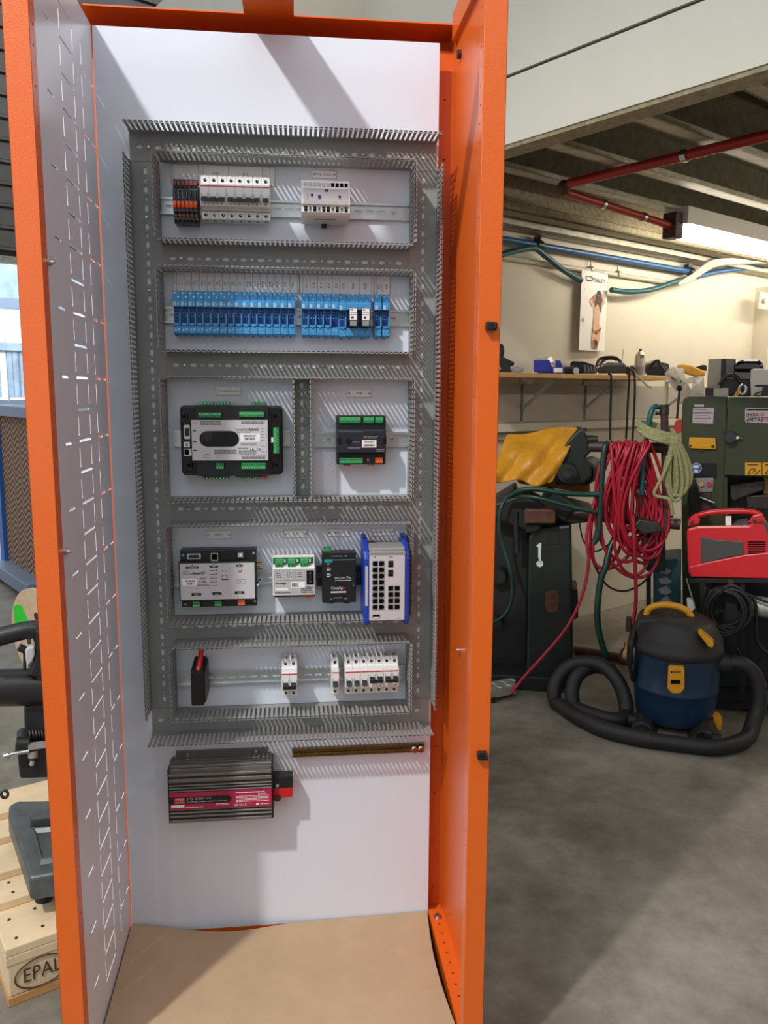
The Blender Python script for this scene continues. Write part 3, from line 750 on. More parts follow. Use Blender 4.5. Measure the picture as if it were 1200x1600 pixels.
# ---------------------------------------------------------------- large controller with oval window
t = thing('genset_controller', 'large black controller with grey label, oval black window and green connectors', 'controller', (-.0926, -.0075, 1.109))
X0, X1, Z0_, Z1_ = -.2015, .0170, 1.1085, 1.2590
B().prism(rrect(X0, X1, Z0_, Z1_, .010), 'y', -.042, -.008).build('base', 'black_pl', t, bevel=.002)
B().prism(rrect(X0 + .003, X1 - .003, Z0_ + .003, Z1_ - .003, .008), 'y', -.048, -.042).build('rim', 'black_gloss', t, bevel=.0015)
B().prism(rrect(-.168, -.013, 1.1075, 1.2600, .002), 'y', -.052, -.042).build('connector_bay', 'black_pl', t, bevel=.001)
B().prism(rrect(-.1762, -.0143, 1.1415, 1.2290, .0015), 'y', -.0605, -.048).build('label_raiser', 'black_pl', t)
lp = B().box(-.1757, -.0148, -.0610, -.0605, 1.1420, 1.2285).build('face_label', 'label_grey', t)
B().prism(slot(-.1180, 1.1885, .0835, .0335, 10), 'y', -.0622, -.0610).build('oval_window', 'black_gloss', t, bevel=.0006)
B().cyl((-.143, -.0622, 1.1925), (-.143, -.0630, 1.1925), .0125, 24, .010).build('dial', 'black_pl', t)
b = B().box(-.0735, -.0315, -.0614, -.0610, 1.1815, 1.1995); b.build('serial_sticker', 'label_white', t)
b = B(); put_text(b, 'InteliSys', .0075, (-.0735, -.0613, 1.2075), width=.028); put_text(b, 'Hybrid', .0075, (-.051 + .0005, -.0613, 1.2075), width=.022, bold=1); b.v = [(x + .004, y, z) for x, y, z in b.v]; b.build('lettering', 'ink', t, kind='stuff')
b = B(); put_text(b, 'GEN-SET CONTROLLER', .002, (-.066, -.0613, 1.2025)); barcode(b, -.064, -.042, 1.1855, 1.1905, -.0617); micro_lines(b, -.066, -.04, 1.192, 1.197, 2, -.0617, 2)
micro_lines(b, -.130, -.082, 1.1555, 1.1655, 4, -.0613, 3); micro_lines(b, -.0775, -.040, 1.155, 1.164, 4, -.0613, 4); put_text(b, 'CAUTION', .0032, (-.0685, -.0613, 1.1675), bold=1); put_text(b, 'UL', .0055, (-.048, -.0613, 1.1650), bold=1); put_text(b, 'CE', .0055, (-.0345, -.0613, 1.1650))
micro_lines(b, -.0725, -.037, 1.174, 1.178, 2, -.0613, 5); micro_lines(b, -.071, -.020, 1.1445, 1.1525, 3, -.0613, 6); micro_lines(b, -.071, -.021, 1.2200, 1.2265, 2, -.0613, 7); micro_lines(b, -.158, -.114, 1.2175, 1.2265, 3, -.0613, 8)
for i in range(10): b.box(-.029, -.023, -.0613, -.0610, 1.2095 - i*.0062, 1.2102 - i*.0062); b.box(-.019, -.0175, -.0613, -.0610, 1.2090 - i*.0062, 1.2105 - i*.0062)
for z in (1.2045, 1.181, 1.163): b.box(-.1735, -.166, -.0613, -.0610, z, z + .002)
b.tube([(-.1445 + .007*math.cos(PI*i/8), -.0611, 1.149 + .007*math.sin(PI*i/8)) for i in range(9)], .0004, 4); b.box(-.152, -.137, -.0613, -.061, 1.147, 1.148)
for x in (-.126, -.116): b.box(x, x + .0003, -.0613, -.061, 1.1435, 1.151)
b.box(-.126, -.113, -.0613, -.061, 1.151, 1.1513); b.build('print', 'ink', t, kind='stuff')
b = B(); put_text(b, 'EC', .0028, (-.168, -.0613, 1.2215), bold=1); b.build('red_mark', 'red_line', t)
connector(t, -.1605, -.113, 1.2335, 1.2440, -.060, -.050, 9); connector(t, -.0745, -.022, 1.2345, 1.2455, -.060, -.050, 10)
connector(t, -.1600, -.1305, 1.2560, 1.2665, -.036, -.012, 4, 'green_con'); connector(t, -.1250, -.0960, 1.2560, 1.2665, -.036, -.012, 4); connector(t, -.0490, -.0190, 1.2555, 1.2660, -.036, -.012, 4)
connector(t, -.1265, -.110, 1.1230, 1.1355, -.060, -.050, 3, side=1); connector(t, -.0725, -.0205, 1.1225, 1.1355, -.060, -.050, 10, side=1)
connector(t, -.1595, -.1015, 1.0985, 1.1080, -.040, -.016, 8, 'green_dark', 1); connector(t, -.087, -.0355, 1.0985, 1.1080, -.040, -.016, 10, 'green_dark', 1); connector(t, -.0350, -.019, 1.0985, 1.1080, -.040, -.016, 3, 'red', 1)
connector(t, -.0030, .0090, 1.1560, 1.2120, -.060, -.046, 9, vert=True)
B().box(-.008, -.0035, -.052, -.048, 1.1800, 1.1910).build('jumper_block', 'label_white', t)
dsub(t, -.1865, 1.2025, -.048); b = B(); b.box(-.1935, -.181, -.056, -.048, 1.1700, 1.1810); us = b.build('usb_port', 'white_pl', t); B().box(-.1900, -.1845, -.0563, -.056, 1.1725, 1.1785).build('socket', 'mid_grey', us)
us = B().box(-.1935, -.1775, -.057, -.048, 1.1520, 1.1670).build('network_port', 'zinc', t); B().box(-.1925, -.1830, -.0573, -.057, 1.1540, 1.1655).build('socket', 'hole', us)
for x, z in ((-.192, 1.236), (-.185, 1.131), (.001, 1.236), (.003, 1.130)):
    b = B(); b.cyl((x, -.048, z), (x, -.0485, z), .004, 10); b.box(x + .006 if x < -.1 else x - .008, x + .008 if x < -.1 else x - .006, -.0486, -.048, z - .007, z + .007); b.build('mounting_slot', 'hole', t)
plate_label(-.1285, -.0730, 1.2800, 1.2990, 'IS-HYBRID-400', 'small name plate above the large controller with oval window', .0042)

# ---------------------------------------------------------------- small black controller
t = thing('expansion_module', 'small square black module with green connectors and orange corner connector', 'controller', (.1885, -.0075, 1.131))
x0, x1, z0, z1 = .1340, .2430, 1.1305, 1.2380
B().prism(rrect(x0, x1, z0, z1, .003), 'y', -.045, -.008).build('base', 'black_pl', t, bevel=.0015)
B().prism([(-.045, 1.154), (-.060, 1.157), (-.061, 1.159), (-.061, 1.205), (-.060, 1.208), (-.045, 1.2105)], 'x', x0 + .001, x1 - .001).build('raised_centre', 'navy_pl', t, bevel=.001)
b = B(); b.box(x0 + .003, x1 - .003, -.0462, -.045, 1.2120, 1.2150); b.box(x0 + .003, x1 - .003, -.0462, -.045, 1.1500, 1.1520); b.build('ridge', 'navy_pl', t)
connector(t, .1400, .1870, 1.2215, 1.2345, -.052, -.044, 9); connector(t, .1935, .2165, 1.2215, 1.2345, -.052, -.044, 4); connector(t, .2195, .2370, 1.2215, 1.2345, -.052, -.044, 3)
connector(t, .1405, .1915, 1.1335, 1.1450, -.052, -.044, 9, side=1); connector(t, .2195, .2360, 1.1335, 1.1455, -.052, -.044, 3, 'orange_con', 1)
b = B(); b.box(.150, .166, -.03, -.01, 1.1265, 1.1305); b.build('rail_clip', 'red_line', t); b = B(); b.box(.204, .220, -.03, -.01, 1.1265, 1.1305); b.build('rail_clip', 'ply', t)
b = B(); b.box(.2010, .2065, -.0466, -.045, 1.1380, 1.1430); b.build('dip_switch', 'mid_grey', t)
B().box(.1890, .2205, -.0614, -.061, 1.1690, 1.1850).build('serial_sticker', 'label_white', t)
b = B(); barcode(b, .1925, .2175, 1.1715, 1.1760, -.0618, 5); micro_lines(b, .194, .215, 1.1775, 1.1825, 2, -.0617, 9); b.build('barcode', 'ink', t, kind='stuff')
b = B(); micro_lines(b, .192, .223, 1.188, 1.194, 2, -.0613, 10); micro_lines(b, .158, .186, 1.1655, 1.170, 2, -.0613, 11); micro_lines(b, .140, .190, 1.2022, 1.2042, 1, -.0613, 12); micro_lines(b, .22, .238, 1.159, 1.166, 2, -.0613, 13); put_text(b, 'InteliGen', .003, (.176, -.0613, 1.1815)); b.build('print', 'mid_grey', t, kind='stuff')
B().cyl((.160, -.061, 1.1825), (.160, -.0620, 1.1825), .0068, 20).build('knob', 'black_gloss', t)
for x, s in ((.1345, 1), (.2315, -1)):
    b = B(); b.box(x, x + .011, -.0618, -.060, 1.177, 1.179); b.box(x + (0 if s > 0 else .009), x + (.002 if s > 0 else .011), -.0618, -.060, 1.179, 1.192); b.box(x + .003, x + .009, -.0614, -.0605, 1.180, 1.190); b.build('release_tab', 'black_gloss', t)
plate_label(.1599, .2145, 1.2768, 1.2955, 'AIN8', 'small name plate above the small square black module', .0042)

# ---------------------------------------------------------------- internet bridge
t = thing('bridge_module', 'black module with grey label reading InternetBridge-NT and three connectors below', 'controller', (-.129, -.0075, .812))
x0, x1, z0, z1 = -.2110, -.0455, .8130, .9430
B().box(x0, x1, -.040, -.008, z0, z1).build('base', 'black_pl', t, bevel=.0015)
B().box(x0 - .002, x1 - .001, -.0555, -.030, .8320, .9190).build('raised_centre', 'black_pl', t, bevel=.001)
B().box(-.2105, -.0490, -.0562, -.0555, .8340, .9155).build('face_label', 'label_grey', t)
b = B(); put_text(b, 'Internet', .0062, (-.2055, -.0566, .8935), width=.0215, align='l'); b.build('lettering', 'ink_grey', t, kind='stuff')
b = B(); put_text(b, 'Bridge-NT', .0072, (-.1838, -.0566, .8930), width=.0275, bold=1, align='l'); put_text(b, 'InteliGen', .0028, (-.197, -.0566, .8985)); put_text(b, 'CE', .0048, (-.166, -.0566, .8745)); put_text(b, 'UL', .0050, (-.1575, -.0566, .8745), bold=1); put_text(b, 'LED / TFT', .0024, (-.114, -.0566, .8975))
for i in range(5): b.cyl((-.1312, -.0562, .8995 - i*.0086), (-.1312, -.0567, .8995 - i*.0086), .0011, 8); micro_lines(b, -.146, -.134, .8985 - i*.0086, .9005 - i*.0086, 1, -.0566, 20 + i)
micro_lines(b, -.1680, -.1530, .880, .884, 2, -.0566, 31); micro_lines(b, -.175, -.148, .8655, .868, 2, -.0566, 32)
b.tube([(-.114 + .007*math.cos(PI*i/8), -.0564, .8825 + .006*math.sin(PI*i/8)) for i in range(9)], .0005, 4); b.box(-.121, -.107, -.0566, -.0562, .8775, .8795)
for x, z in ((-.1835, .9120), (-.137, .912), (-.081, .913), (-.176, .838), (-.131, .838), (-.086, .838)): b.cyl((x, -.0562, z), (x, -.0567, z), .0012, 8)
for (a, c, d, e) in ((-.088, -.070, .8680, .8780),): 
    b.box(a, c, -.0566, -.0562, d, d + .0003); b.box(a, c, -.0566, -.0562, e, e + .0003); b.box(a, a + .0003, -.0566, -.0562, d, e); b.box(c, c + .0003, -.0566, -.0562, d, e); micro_lines(b, a + .004, c - .006, d + .004, d + .006, 1, -.0566, 40)
b.build('print', 'ink', t, kind='stuff')
for a, c, z in ((-.1980, -.1690, .9045), (-.1460, -.128, .9060), (-.0895, -.0740, .9070), (-.1870, -.1660, .8430), (-.1420, -.1215, .8440), (-.0930, -.0720, .8450)):
    q = B().box(a, c, -.0566, -.0562, z, z + (.0042 if z > .9 else .0062)).build('port_label', 'ink', t); micro_b = B(); micro_lines(micro_b, a + .006, c - .006, z + .001, z + .003, 1, -.0568, int(-a*1e4)); micro_b.build('print', 'ink_white', q, kind='stuff')
B().box(-.2065, -.1740, -.0566, -.0562, .8660, .8815).build('serial_sticker', 'label_white', t); b = B(); barcode(b, -.196, -.183, .8685, .8725, -.057, 6); micro_lines(b, -.2, -.179, .8745, .879, 2, -.057, 33); b.build('barcode', 'ink', t, kind='stuff')
b = B(); b.box(-.0845, -.0765, -.0566, -.0562, .8945, .9010); b.build('red_mark', 'red_line', t)
b = B(); b.box(-.0835, -.0780, -.0569, -.0566, .8980, .8995); b.build('mark_cutout', 'label_white', t)
dsub(t, -.181, .9290, -.040, vert=False)
us = B().box(-.1435, -.1275, -.052, -.040, .9195, .9375).build('network_port', 'steel', t); B().box(-.1415, -.1295, -.0523, -.052, .9225, .9350).build('socket', 'hole', us)
us = B().box(-.0850, -.0735, -.050, -.040, .9260, .9365).build('usb_port', 'zinc', t); B().box(-.0820, -.0765, -.0503, -.05, .929, .9335).build('socket', 'label_white', us)
for x, z in ((-.205, .932), (-.051, .934), (-.203, .8205), (-.050, .824)): b = B(); b.cyl((x, -.040, z), (x, -.0415, z), .0032, 10); b.build('screw', 'mid_grey', t)
connector(t, -.1855, -.1700, .8165, .8285, -.054, -.038, 3, side=1); connector(t, -.1380, -.1225, .8175, .8295, -.054, -.038, 3, side=1); connector(t, -.0870, -.0715, .8185, .8310, -.054, -.038, 3, 'orange_con', 1)
for z in (.9130, .8985): b = B(); b.cyl((x1, -.035, z), (x1 + .012, -.035, z), .0028, 10); b.cyl((x1, -.035, z), (x1 + .003, -.035, z), .004, 6); b.build('antenna_socket', 'brass', t)
b = B(); b.tube([(x1 + .001, -.03, .862), (x1 + .005, -.033, .866), (x1 + .012, -.033, .875)], .0022, 8); b.cyl((x1, -.03, .858), (x1 + .004, -.03, .858), .004, 8); b.build('earth_stud', 'chrome', t)
plate_label(-.1578, -.1025, .9598, .9788, 'IB-NT', 'small name plate above the InternetBridge module', .0046)

# ---------------------------------------------------------------- white gateway module
t = thing('gateway_module', 'small white module with three green plugs and black serial port', 'controller', (.037, -.0075, .835))
x0, x1 = -.0095, .0840
B().box(x0, x1, -.040, -.008, .8350, .9270).build('base', 'white_pl', t, bevel=.001)
B().prism([(-.040, .8370), (-.058, .8400), (-.058, .9010), (-.053, .9045), (-.040, .9060)], 'x', x0, x1).build('raised_centre', 'white_pl', t, bevel=.0008)
B().box(x0 + .002, x1 - .001, -.0585, -.058, .8430, .9000).build('face_label', 'grey_pl', t)
B().box(x0 + .001, x1 - .003, -.041, -.04, .9080, .9220).build('socket_bay', 'green_dark', t)
for a in (-.0035, .0240, .0520): connector(t, a, a + .0175, .9045, .9205, -.056, -.040, 3)
for a in (.0155, .0435, .071): B().box(a, a + .004, -.043, -.041, .911, .918).build('lamp', 'label_white', t)
connector(t, .0620, .0785, .8285, .8365, -.045, -.020, 3, 'orange_con', 1)
B().box(x0 + .003, x1, -.045, -.012, .8330, .8352).build('lower_edge', 'black_pl', t)
q = B().box(.0655, .0815, -.0592, -.0585, .8640, .8960).build('serial_bay', 'hole', t); dsub(t, .0735, .881, -.0592, s=.78, shell='black_pl')
B().box(.0305, .0620, -.0590, -.0585, .8570, .8705).build('serial_sticker', 'label_white', t); B().box(-.0040, .0250, -.0590, -.0585, .8510, .8565).build('type_sticker', 'label_white', t)
b = B(); barcode(b, .033, .047, .8595, .868, -.0594, 7)
for a in (-.005, .0175, .041):
    b.box(a, a + .0003, -.0588, -.0585, .878, .898); b.box(a + .019, a + .0193, -.0588, -.0585, .878, .898); micro_lines(b, a + .004, a + .015, .880, .893, 3, -.0588, int(a*1e4) + 99); b.box(a + .0045, a + .005, -.0588, -.0585, .894, .898); b.box(a + .010, a + .0105, -.0588, -.0585, .894, .898)
micro_lines(b, -.003, .020, .866, .870, 1, -.0588, 50); micro_lines(b, -.004, .030, .8445, .848, 1, -.0588, 51); micro_lines(b, .053, .08, .8445, .860, 4, -.0588, 52); b.box(-.003, .062, -.0588, -.0585, .8745, .8748); put_text(b, 'I-LB', .003, (.015, -.0589, .8665), bold=1); b.build('print', 'ink', t, kind='stuff')
plate_label(.0151, .0687, .9600, .9779, 'I-LB', 'small name plate above the white module with three green plugs', .0046)

# ---------------------------------------------------------------- black media converter
t = thing('media_converter', 'black box with wall ears, teal label and ComAp lettering', 'converter', (.138, -.0075, .818))
x0, x1 = .1005, .1765
B().box(x0, x1, -.050, -.014, .8185, .9330).build('case', 'black_pl', t, bevel=.0008)
b = B(); b.prism(rrect(.0885, .190, .8490, .8960, .003), 'y', -.014, -.0076); b.build('wall_ears', 'black_pl', t, bevel=.001)
for x in (.0945, .1830): b = B(); b.tube([(x + .0035*math.cos(2*PI*i/10), -.0142, .873 + .0045*math.sin(2*PI*i/10)) for i in range(10)], .0008, 4, closed=True); b.build('ear_slot', 'mid_grey', t)
B().box(.1055, .1235, -.0505, -.050, .9110, .9185).build('brand_label', 'teal_label', t); B().box(.1235, .1745, -.0503, -.050, .9160, .9175).build('stripe', 'teal_label', t)
b = B(); put_text(b, 'MS-FIT', .0058, (.1290, -.0505, .8755), width=.024, bold=1, align='l'); put_text(b, 'Plus', .0046, (.1605, -.0505, .8765), align='c'); b.box(.1295, .166, -.0504, -.05, .8690, .8700)
put_text(b, 'ComAp', .0085, (.1200, -.0505, .8520), width=.0265, bold=1, align='l'); b.box(.1195, .1540, -.0505, -.05, .8415, .8445)
put_text(b, 'P1  P2  RESET  LNK      LNET', .002, (.139, -.0505, .9255)); micro_lines(b, .126, .146, .8290, .8305, 1, -.0504, 60); b.box(.118, .123, -.0504, -.05, .8270, .8273); b.box(.150, .156, -.0504, -.05, .8270, .8273)
for z in (.907, .898, .893, .884, .879): b.box(.111, .117, -.0504, -.05, z, z + .0014)
for z in (.893, .879): b.box(.119, .1193, -.0504, -.05, z, z + .006); b.box(.119, .122, -.0504, -.05, z + .003, z + .0033)
put_text(b, 'DC', .003, (.1705, -.0505, .859), right=(0, 0, 1), up=(-1, 0, 0), bold=1); b.build('lettering', 'ink_white', t, kind='stuff')
b = B(); b.prism([(.1475, .8555), (.1530, .8520), (.1475, .8485), (.1485, .8520)], 'y', -.0505, -.0500); b.build('red_mark', 'red', t)
connector(t, .1045, .1225, .9330, .9420, -.040, -.022, 3)
b = B(); b.box(.112, .127, -.046, -.02, .8155, .8185); b.box(.148, .163, -.046, -.02, .8155, .8185); b.build('fibre_ports', 'black_gloss', t)
plate_label(.1139, .1681, .9617, .9795, 'MS-FIT 501', 'small name plate above the black converter with teal label', .0042)
plate_label(.2153, .2686, .9617, .9796, 'SPIDER DATA', 'small name plate above the blue network switch', .0042)

# ---------------------------------------------------------------- blue network switch
t = thing('network_switch', 'tall blue network switch with grey front full of ports', 'network switch', (.2420, -.0075, .775))
F = -.112
x0, x1 = .2010, .2790; z0, z1 = .7915, .9490
B().box(x0, x1, F + .004, -.010, z0, z1).build('core', 'psu_alu', t, bevel=.001)
def cheek(a, c):
    pts = [(-.010, .7900), (-.075, .7895), (-.085, .7780), (F + .006, .7800), (F + .001, .7900), (F + .001, .9300), (F + .010, .9455), (-.075, .9600), (-.045, .9680), (-.010, .9700)]
    return B().prism(pts, 'x', a, c).build('side_cheek', 'switch_blue', t, bevel=.003)
cheek(.1900, .2012); cheek(.2788, .2895)
b = B().prism([(F - .002, .9440), (F + .012, .9530), (-.040, .9560), (-.040, .9480), (F - .002, .9400)], 'x', x0, x1); b.build('top_cover', 'mid_grey', t)
B().box(x0 - .0005, x1 + .0005, F - .0015, F + .004, .9405, .9440).build('front_lip', 'label_white', t)
B().box(x0, x1, F - .001, F + .004, z0 + .001, .9405).build('front_plate', 'label_grey', t, bevel=.0008)
b = B(); b.prism(slot(.1950, .870, .006, .090, 6), 'y', F + .0012, F + .0003); b.build('grip_inlay', 'grey_pl', t)
b = B(); b.prism([(-.062, .9515), (-.05, .9560), (-.035, .957), (-.035, .945), (-.062, .945)], 'x', .204, .220); b.build('power_plug', 'black_pl', t)
PORT = B().box(-.0060, .0060, -.001, 0, -.0060, .0060).use(1).prism([(-.0045, -.0050), (.0052, -.0050), (.0052, .0050), (-.0045, .0050), (-.0045, .0025), (-.0058, .0020), (-.0058, -.0020), (-.0045, -.0025)], 'y', -.0013, -.001).mesh('network_port', ['mid_grey', 'hole'])
PORTR = B().box(-.0060, .0060, -.001, 0, -.0060, .0060).use(1).prism([(.0045, -.0050), (-.0052, -.0050), (-.0052, .0050), (.0045, .0050), (.0045, .0025), (.0058, .0020), (.0058, -.0020), (.0045, -.0025)], 'y', -.0013, -.001).mesh('network_port', ['mid_grey', 'hole'])
for i in range(8):
    inst('network_port', PORT, t, (.2135, F - .001, .9205 - i*.01395)); inst('network_port', PORTR, t, (.2275, F - .001, .9205 - i*.01395))
for i in range(4):
    inst('network_port', PORT, t, (.2480, F - .001, .8645 - i*.01395)); inst('network_port', PORTR, t, (.2620, F - .001, .8645 - i*.01395))
for z in (.9190, .8985): q = B().box(.2420, .2530, F - .0018, F - .001, z - .0070, z + .0070).build('fibre_slot', 'hole', t); B().box(.2440, .2510, F - .0021, F - .0018, z - .004, z + .0055).build('dust_cap', 'black_pl', q)
q = B().box(.2085, .2240, F - .0018, F - .001, .7985, .8060).build('console_slot', 'hole', t); B().box(.2100, .2225, F - .002, F - .0018, .7985, .8005).build('slot_lip', 'label_white', q)
b = B()
for x in (.2135, .2460, .2505): b.cyl((x, F - .001, .9345), (x, F - .0016, .9345), .0013, 8)
micro_lines(b, .262, .273, .7965, .798, 1, F - .0014, 70); b.build('print', 'ink', t, kind='stuff')

# ---------------------------------------------------------------- fuse holder with red lever
t = thing('fuse_holder', 'black upright fuse holder with red lever tip on the lowest rail', 'fuse holder', (-.1745, -.0075, .600))
x0, x1 = -.1900, -.1590
B().prism([(-.010, .602), (-.088, .602), (-.091, .605), (-.091, .679), (-.086, .682), (-.010, .690)], 'x', x0, x1 - .004).build('case', 'black_matt', t, bevel=.0015)
B().prism([(-.012, .607), (-.084, .607), (-.084, .677), (-.012, .685)], 'x', x1 - .004, x1).build('side_plate', 'dark_steel', t, bevel=.001)
b = B(); b.tube([(-.174, -.078, .680), (-.173, -.068, .694), (-.171, -.058, .704), (-.1695, -.05, .716), (-.1695, -.05, .722)], .006, 10, taper=[.0045, .0062, .005, .0058, .003]); b.build('lever', 'red', t)
b = B(); b.cyl((-.1745, -.084, .681), (-.1745, -.078, .688), .0045, 8); b.build('lever_tip', 'orange_con', t)
# nameplates of the lowest row
plate_label(.0040, .0480, .7035, .7235, '', 'blank name plate above the two-pole breaker on the lowest rail', screws=True)
strip_plate(.1130, .2770, .7030, .7225, [(.1130 + .0005, []), (.133, [('QD2', .003, 0)]), (.151, [('QD3', .003, 0)]), (.169, [('QD4', .003, 0)]), (.187, [('QD5', .003, 0)]), (.2045, [('QD6', .003, 0)]), (.240, [('DC SUPPLY', .003, 0)])], 'white label strip above the lowest breaker group')

# ---------------------------------------------------------------- brass earth bar
t = thing('earth_bar', 'brown brass terminal bar with many small screws and two bolts', 'terminal bar', (.19, 0, .438))
x0, x1 = .0290, .3430
b = B(); b.box(x0, x1 - .001, -.020, -.008, .4390, .4480); b.build('bar', 'brass', t, bevel=.0005, seg=1)
b = B(); b.box(x0, x1, -.014, -.004, .4480, .4570); b.build('bar', 'brass', t, bevel=.0005, seg=1)
ES = B().cyl((0, 0, 0), (0, -.0022, 0), .0028, 8).use(1).box(-.0022, .0022, -.0026, -.0022, -.0005, .0005).mesh('bar_screw', ['brass', 'hole'])
n = 42
for i in range(n):
    x = x0 + .005 + i*.00655
    inst('bar_screw', ES, t, (x, -.020, .4432)); inst('bar_screw', ES, t, (x + .003, -.014, .4525))
for x in (.3175, .3335):
    b = B(); b.cyl((x, -.020, .447), (x, -.023, .447), .0078, 16); b.cyl((x, -.023, .447), (x, -.029, .447), .0062, 6); b.build('bolt', 'chrome', t)
for x in (.040, .336):
    b = B(); b.box(x - .006, x + .006, -.008, 0, .437, .455); b.build('stand_off', 'black_pl', t)

# ---------------------------------------------------------------- finned battery charger
t = thing('battery_charger', 'grey finned aluminium battery charger with red PB-600-24 label', 'battery charger', (-.1335, 0, .315))
x0, x1 = -.2480, -.0185
b = B(); b.box(x0, x1, -.062, -.002, .3170, .4430); b.build('body', 'psu_alu', t, bevel=.001)
q = []
zf = [(.3180, .3245), (.3300, .3345), (.3390, .3435), (.3475, .3500), (.3920, .3950), (.3990, .4020), (.4055, .4085), (.4150, .4230), (.4290, .4350)]
for a, c in zf: B().box(x0, x1, -.0725, -.062, a, c).build('fin', 'psu_alu', t, bevel=.0008, seg=1)
for y0, y1 in ((-.058, -.048), (-.042, -.034), (-.028, -.020), (-.014, -.004)): B().box(x0, x1, y0, y1, .4430, .4480).build('fin', 'psu_alu', t, bevel=.0008, seg=1)
B().box(x0 - .003, x0, -.068, -.002, .3165, .4440).build('end_cap', 'black_pl', t); B().box(x1, x1 + .003, -.068, -.002, .3165, .4440).build('end_cap', 'black_pl', t)
for z in (.335, .36, .385, .41): b = B(); b.cyl((x0 - .003, -.05, z), (x0 - .006, -.05, z), .003, 8); b.build('screw', 'dark_steel', t)
for x in (-.2130, -.0560): b = B(); b.cyl((x, -.010, .452), (x, -.016, .452), .0045, 12, .003); b.build('screw', 'chrome', t)
B().box(x0 + .008, x1 - .01, -.006, -.0, .443, .460).build('mounting_flange', 'psu_alu', t)
B().box(x0 + .0003, x1 - .0003, -.0733, -.062, .3505, .3910).build('label', 'crimson', t)
b = B(); b.prism([(x0 + .0003, .3640), (-.118, .3640), (-.1120, .3665), (-.1095, .3725), (-.112, .3785), (-.118, .3810), (x0 + .0003, .3810)], 'y', -.0737, -.0733); b.build('label_band', 'black_pl', t)
b = B(); b.box(-.2370, -.2130, -.0741, -.0737, .3655, .3795); lg = b.build('logo', 'red', t); b = B(); put_text(b, 'MW', .0075, (-.2250, -.0744, .3755), width=.018, bold=1); put_text(b, 'MEAN WELL', .0028, (-.2250, -.0744, .3685), width=.020); b.build('lettering', 'ink_white', lg, kind='stuff')
b = B(); put_text(b, 'PB-600-24', .0065, (-.2080, -.0741, .3760), width=.052, bold=1, align='l'); put_text(b, '2 or 8 stage Intelligent Single Battery Charger', .003, (-.2080, -.0741, .3685), width=.088, align='l')
micro_lines(b, -.212, -.172, .3535, .3575, 1, -.0736, 80); micro_lines(b, -.145, -.115, .3570, .3625, 2, -.0736, 81); micro_lines(b, -.100, -.035, .3830, .3875, 1, -.0736, 82); micro_lines(b, -.100, -.025, .3620, .3780, 5, -.0736, 83, .3); put_text(b, 'BURNER', .0035, (-.040, -.0736, .3800)); put_text(b, 'EC CE UL', .0048, (-.089, -.0736, .3560), width=.028); b.cyl((-.0515, -.0733, .3560), (-.0515, -.0737, .3560), .003, 12); micro_lines(b, -.045, -.025, .3545, .3570, 1, -.0736, 84); b.build('lettering', 'ink_white', t, kind='stuff')
B().box(-.2440, -.2150, -.0738, -.0733, .3555, .3620).build('serial_sticker', 'label_white', t)
q = B().box(x1 + .003, .0295, -.052, -.020, .3805, .4080).build('negative_terminal', 'black_pl', t, bevel=.001); b = B(); b.cyl((-.006, -.052, .389), (-.006, -.056, .389), .004, 10); b.build('stud', 'chrome', q)
q = B().prism([(x1 + .003, .3500), (-.006, .3480), (.0, .352), (.003, .356), (.0295, .358), (.0295, .3800), (x1 + .003, .3800)], 'y', -.052, -.020).build('positive_terminal', 'red', t, bevel=.001); b = B(); b.cyl((-.006, -.052, .3575), (-.006, -.056, .3575), .0075, 12); b.cyl((-.006, -.056, .3575), (-.006, -.058, .3575), .004, 8); b.build('stud', 'dark_steel', q)
# ================================================================ workshop on the right
class Plane:
    """upright plane through a floor (or shelf) point, facing the camera; pl(px, py, d) is a point d metres behind it"""
    def __init__(s, px, py, z=None, P=None):
        s.o = at_z(px, py, FLOOR if z is None else z) if P is None else Vector(P)
        n = s.o - CAM; n.z = 0; s.D = n.length; s.n = n.normalized(); s.r = Vector((s.n.y, -s.n.x, 0)); s.m = (s.o - CAM).dot(ROT.col[1])/FPX
        s.rz = math.atan2(s.n.y, s.n.x) - PI/2
    def __call__(s, px, py, d=0):
        q = ray(px, py); t = ((s.o - CAM).dot(s.n))/q.dot(s.n); return CAM + q*t + s.n*d
    def prism(s, b, pts, d0, d1):
        vs = [s(x, y, d0) for x, y in pts] + [s(x, y, 0) + s.n*d1 for x, y in pts]; n = len(pts)
        return b.add(vs, [list(range(n))[::-1], list(range(n, 2*n))] + [(i, (i+1) % n, n + (i+1) % n, n + i) for i in range(n)])
    def box(s, b, x0, y0, x1, y1, d0, d1): return s.prism(b, [(x0, y0), (x1, y0), (x1, y1), (x0, y1)], d0, d1)
    def path(s, pts, n=8, closed=False): return smooth_path([s(p[0], p[1], p[2] if len(p) > 2 else 0) for p in pts], n, closed)
    def text(s, b, st, px, py, hpx, d=0, **k):
        if 'width' in k: k['width'] *= s.m
        return put_text(b, st, hpx*s.m, s(px, py, d), right=s.r, up=(0, 0, 1), **k)

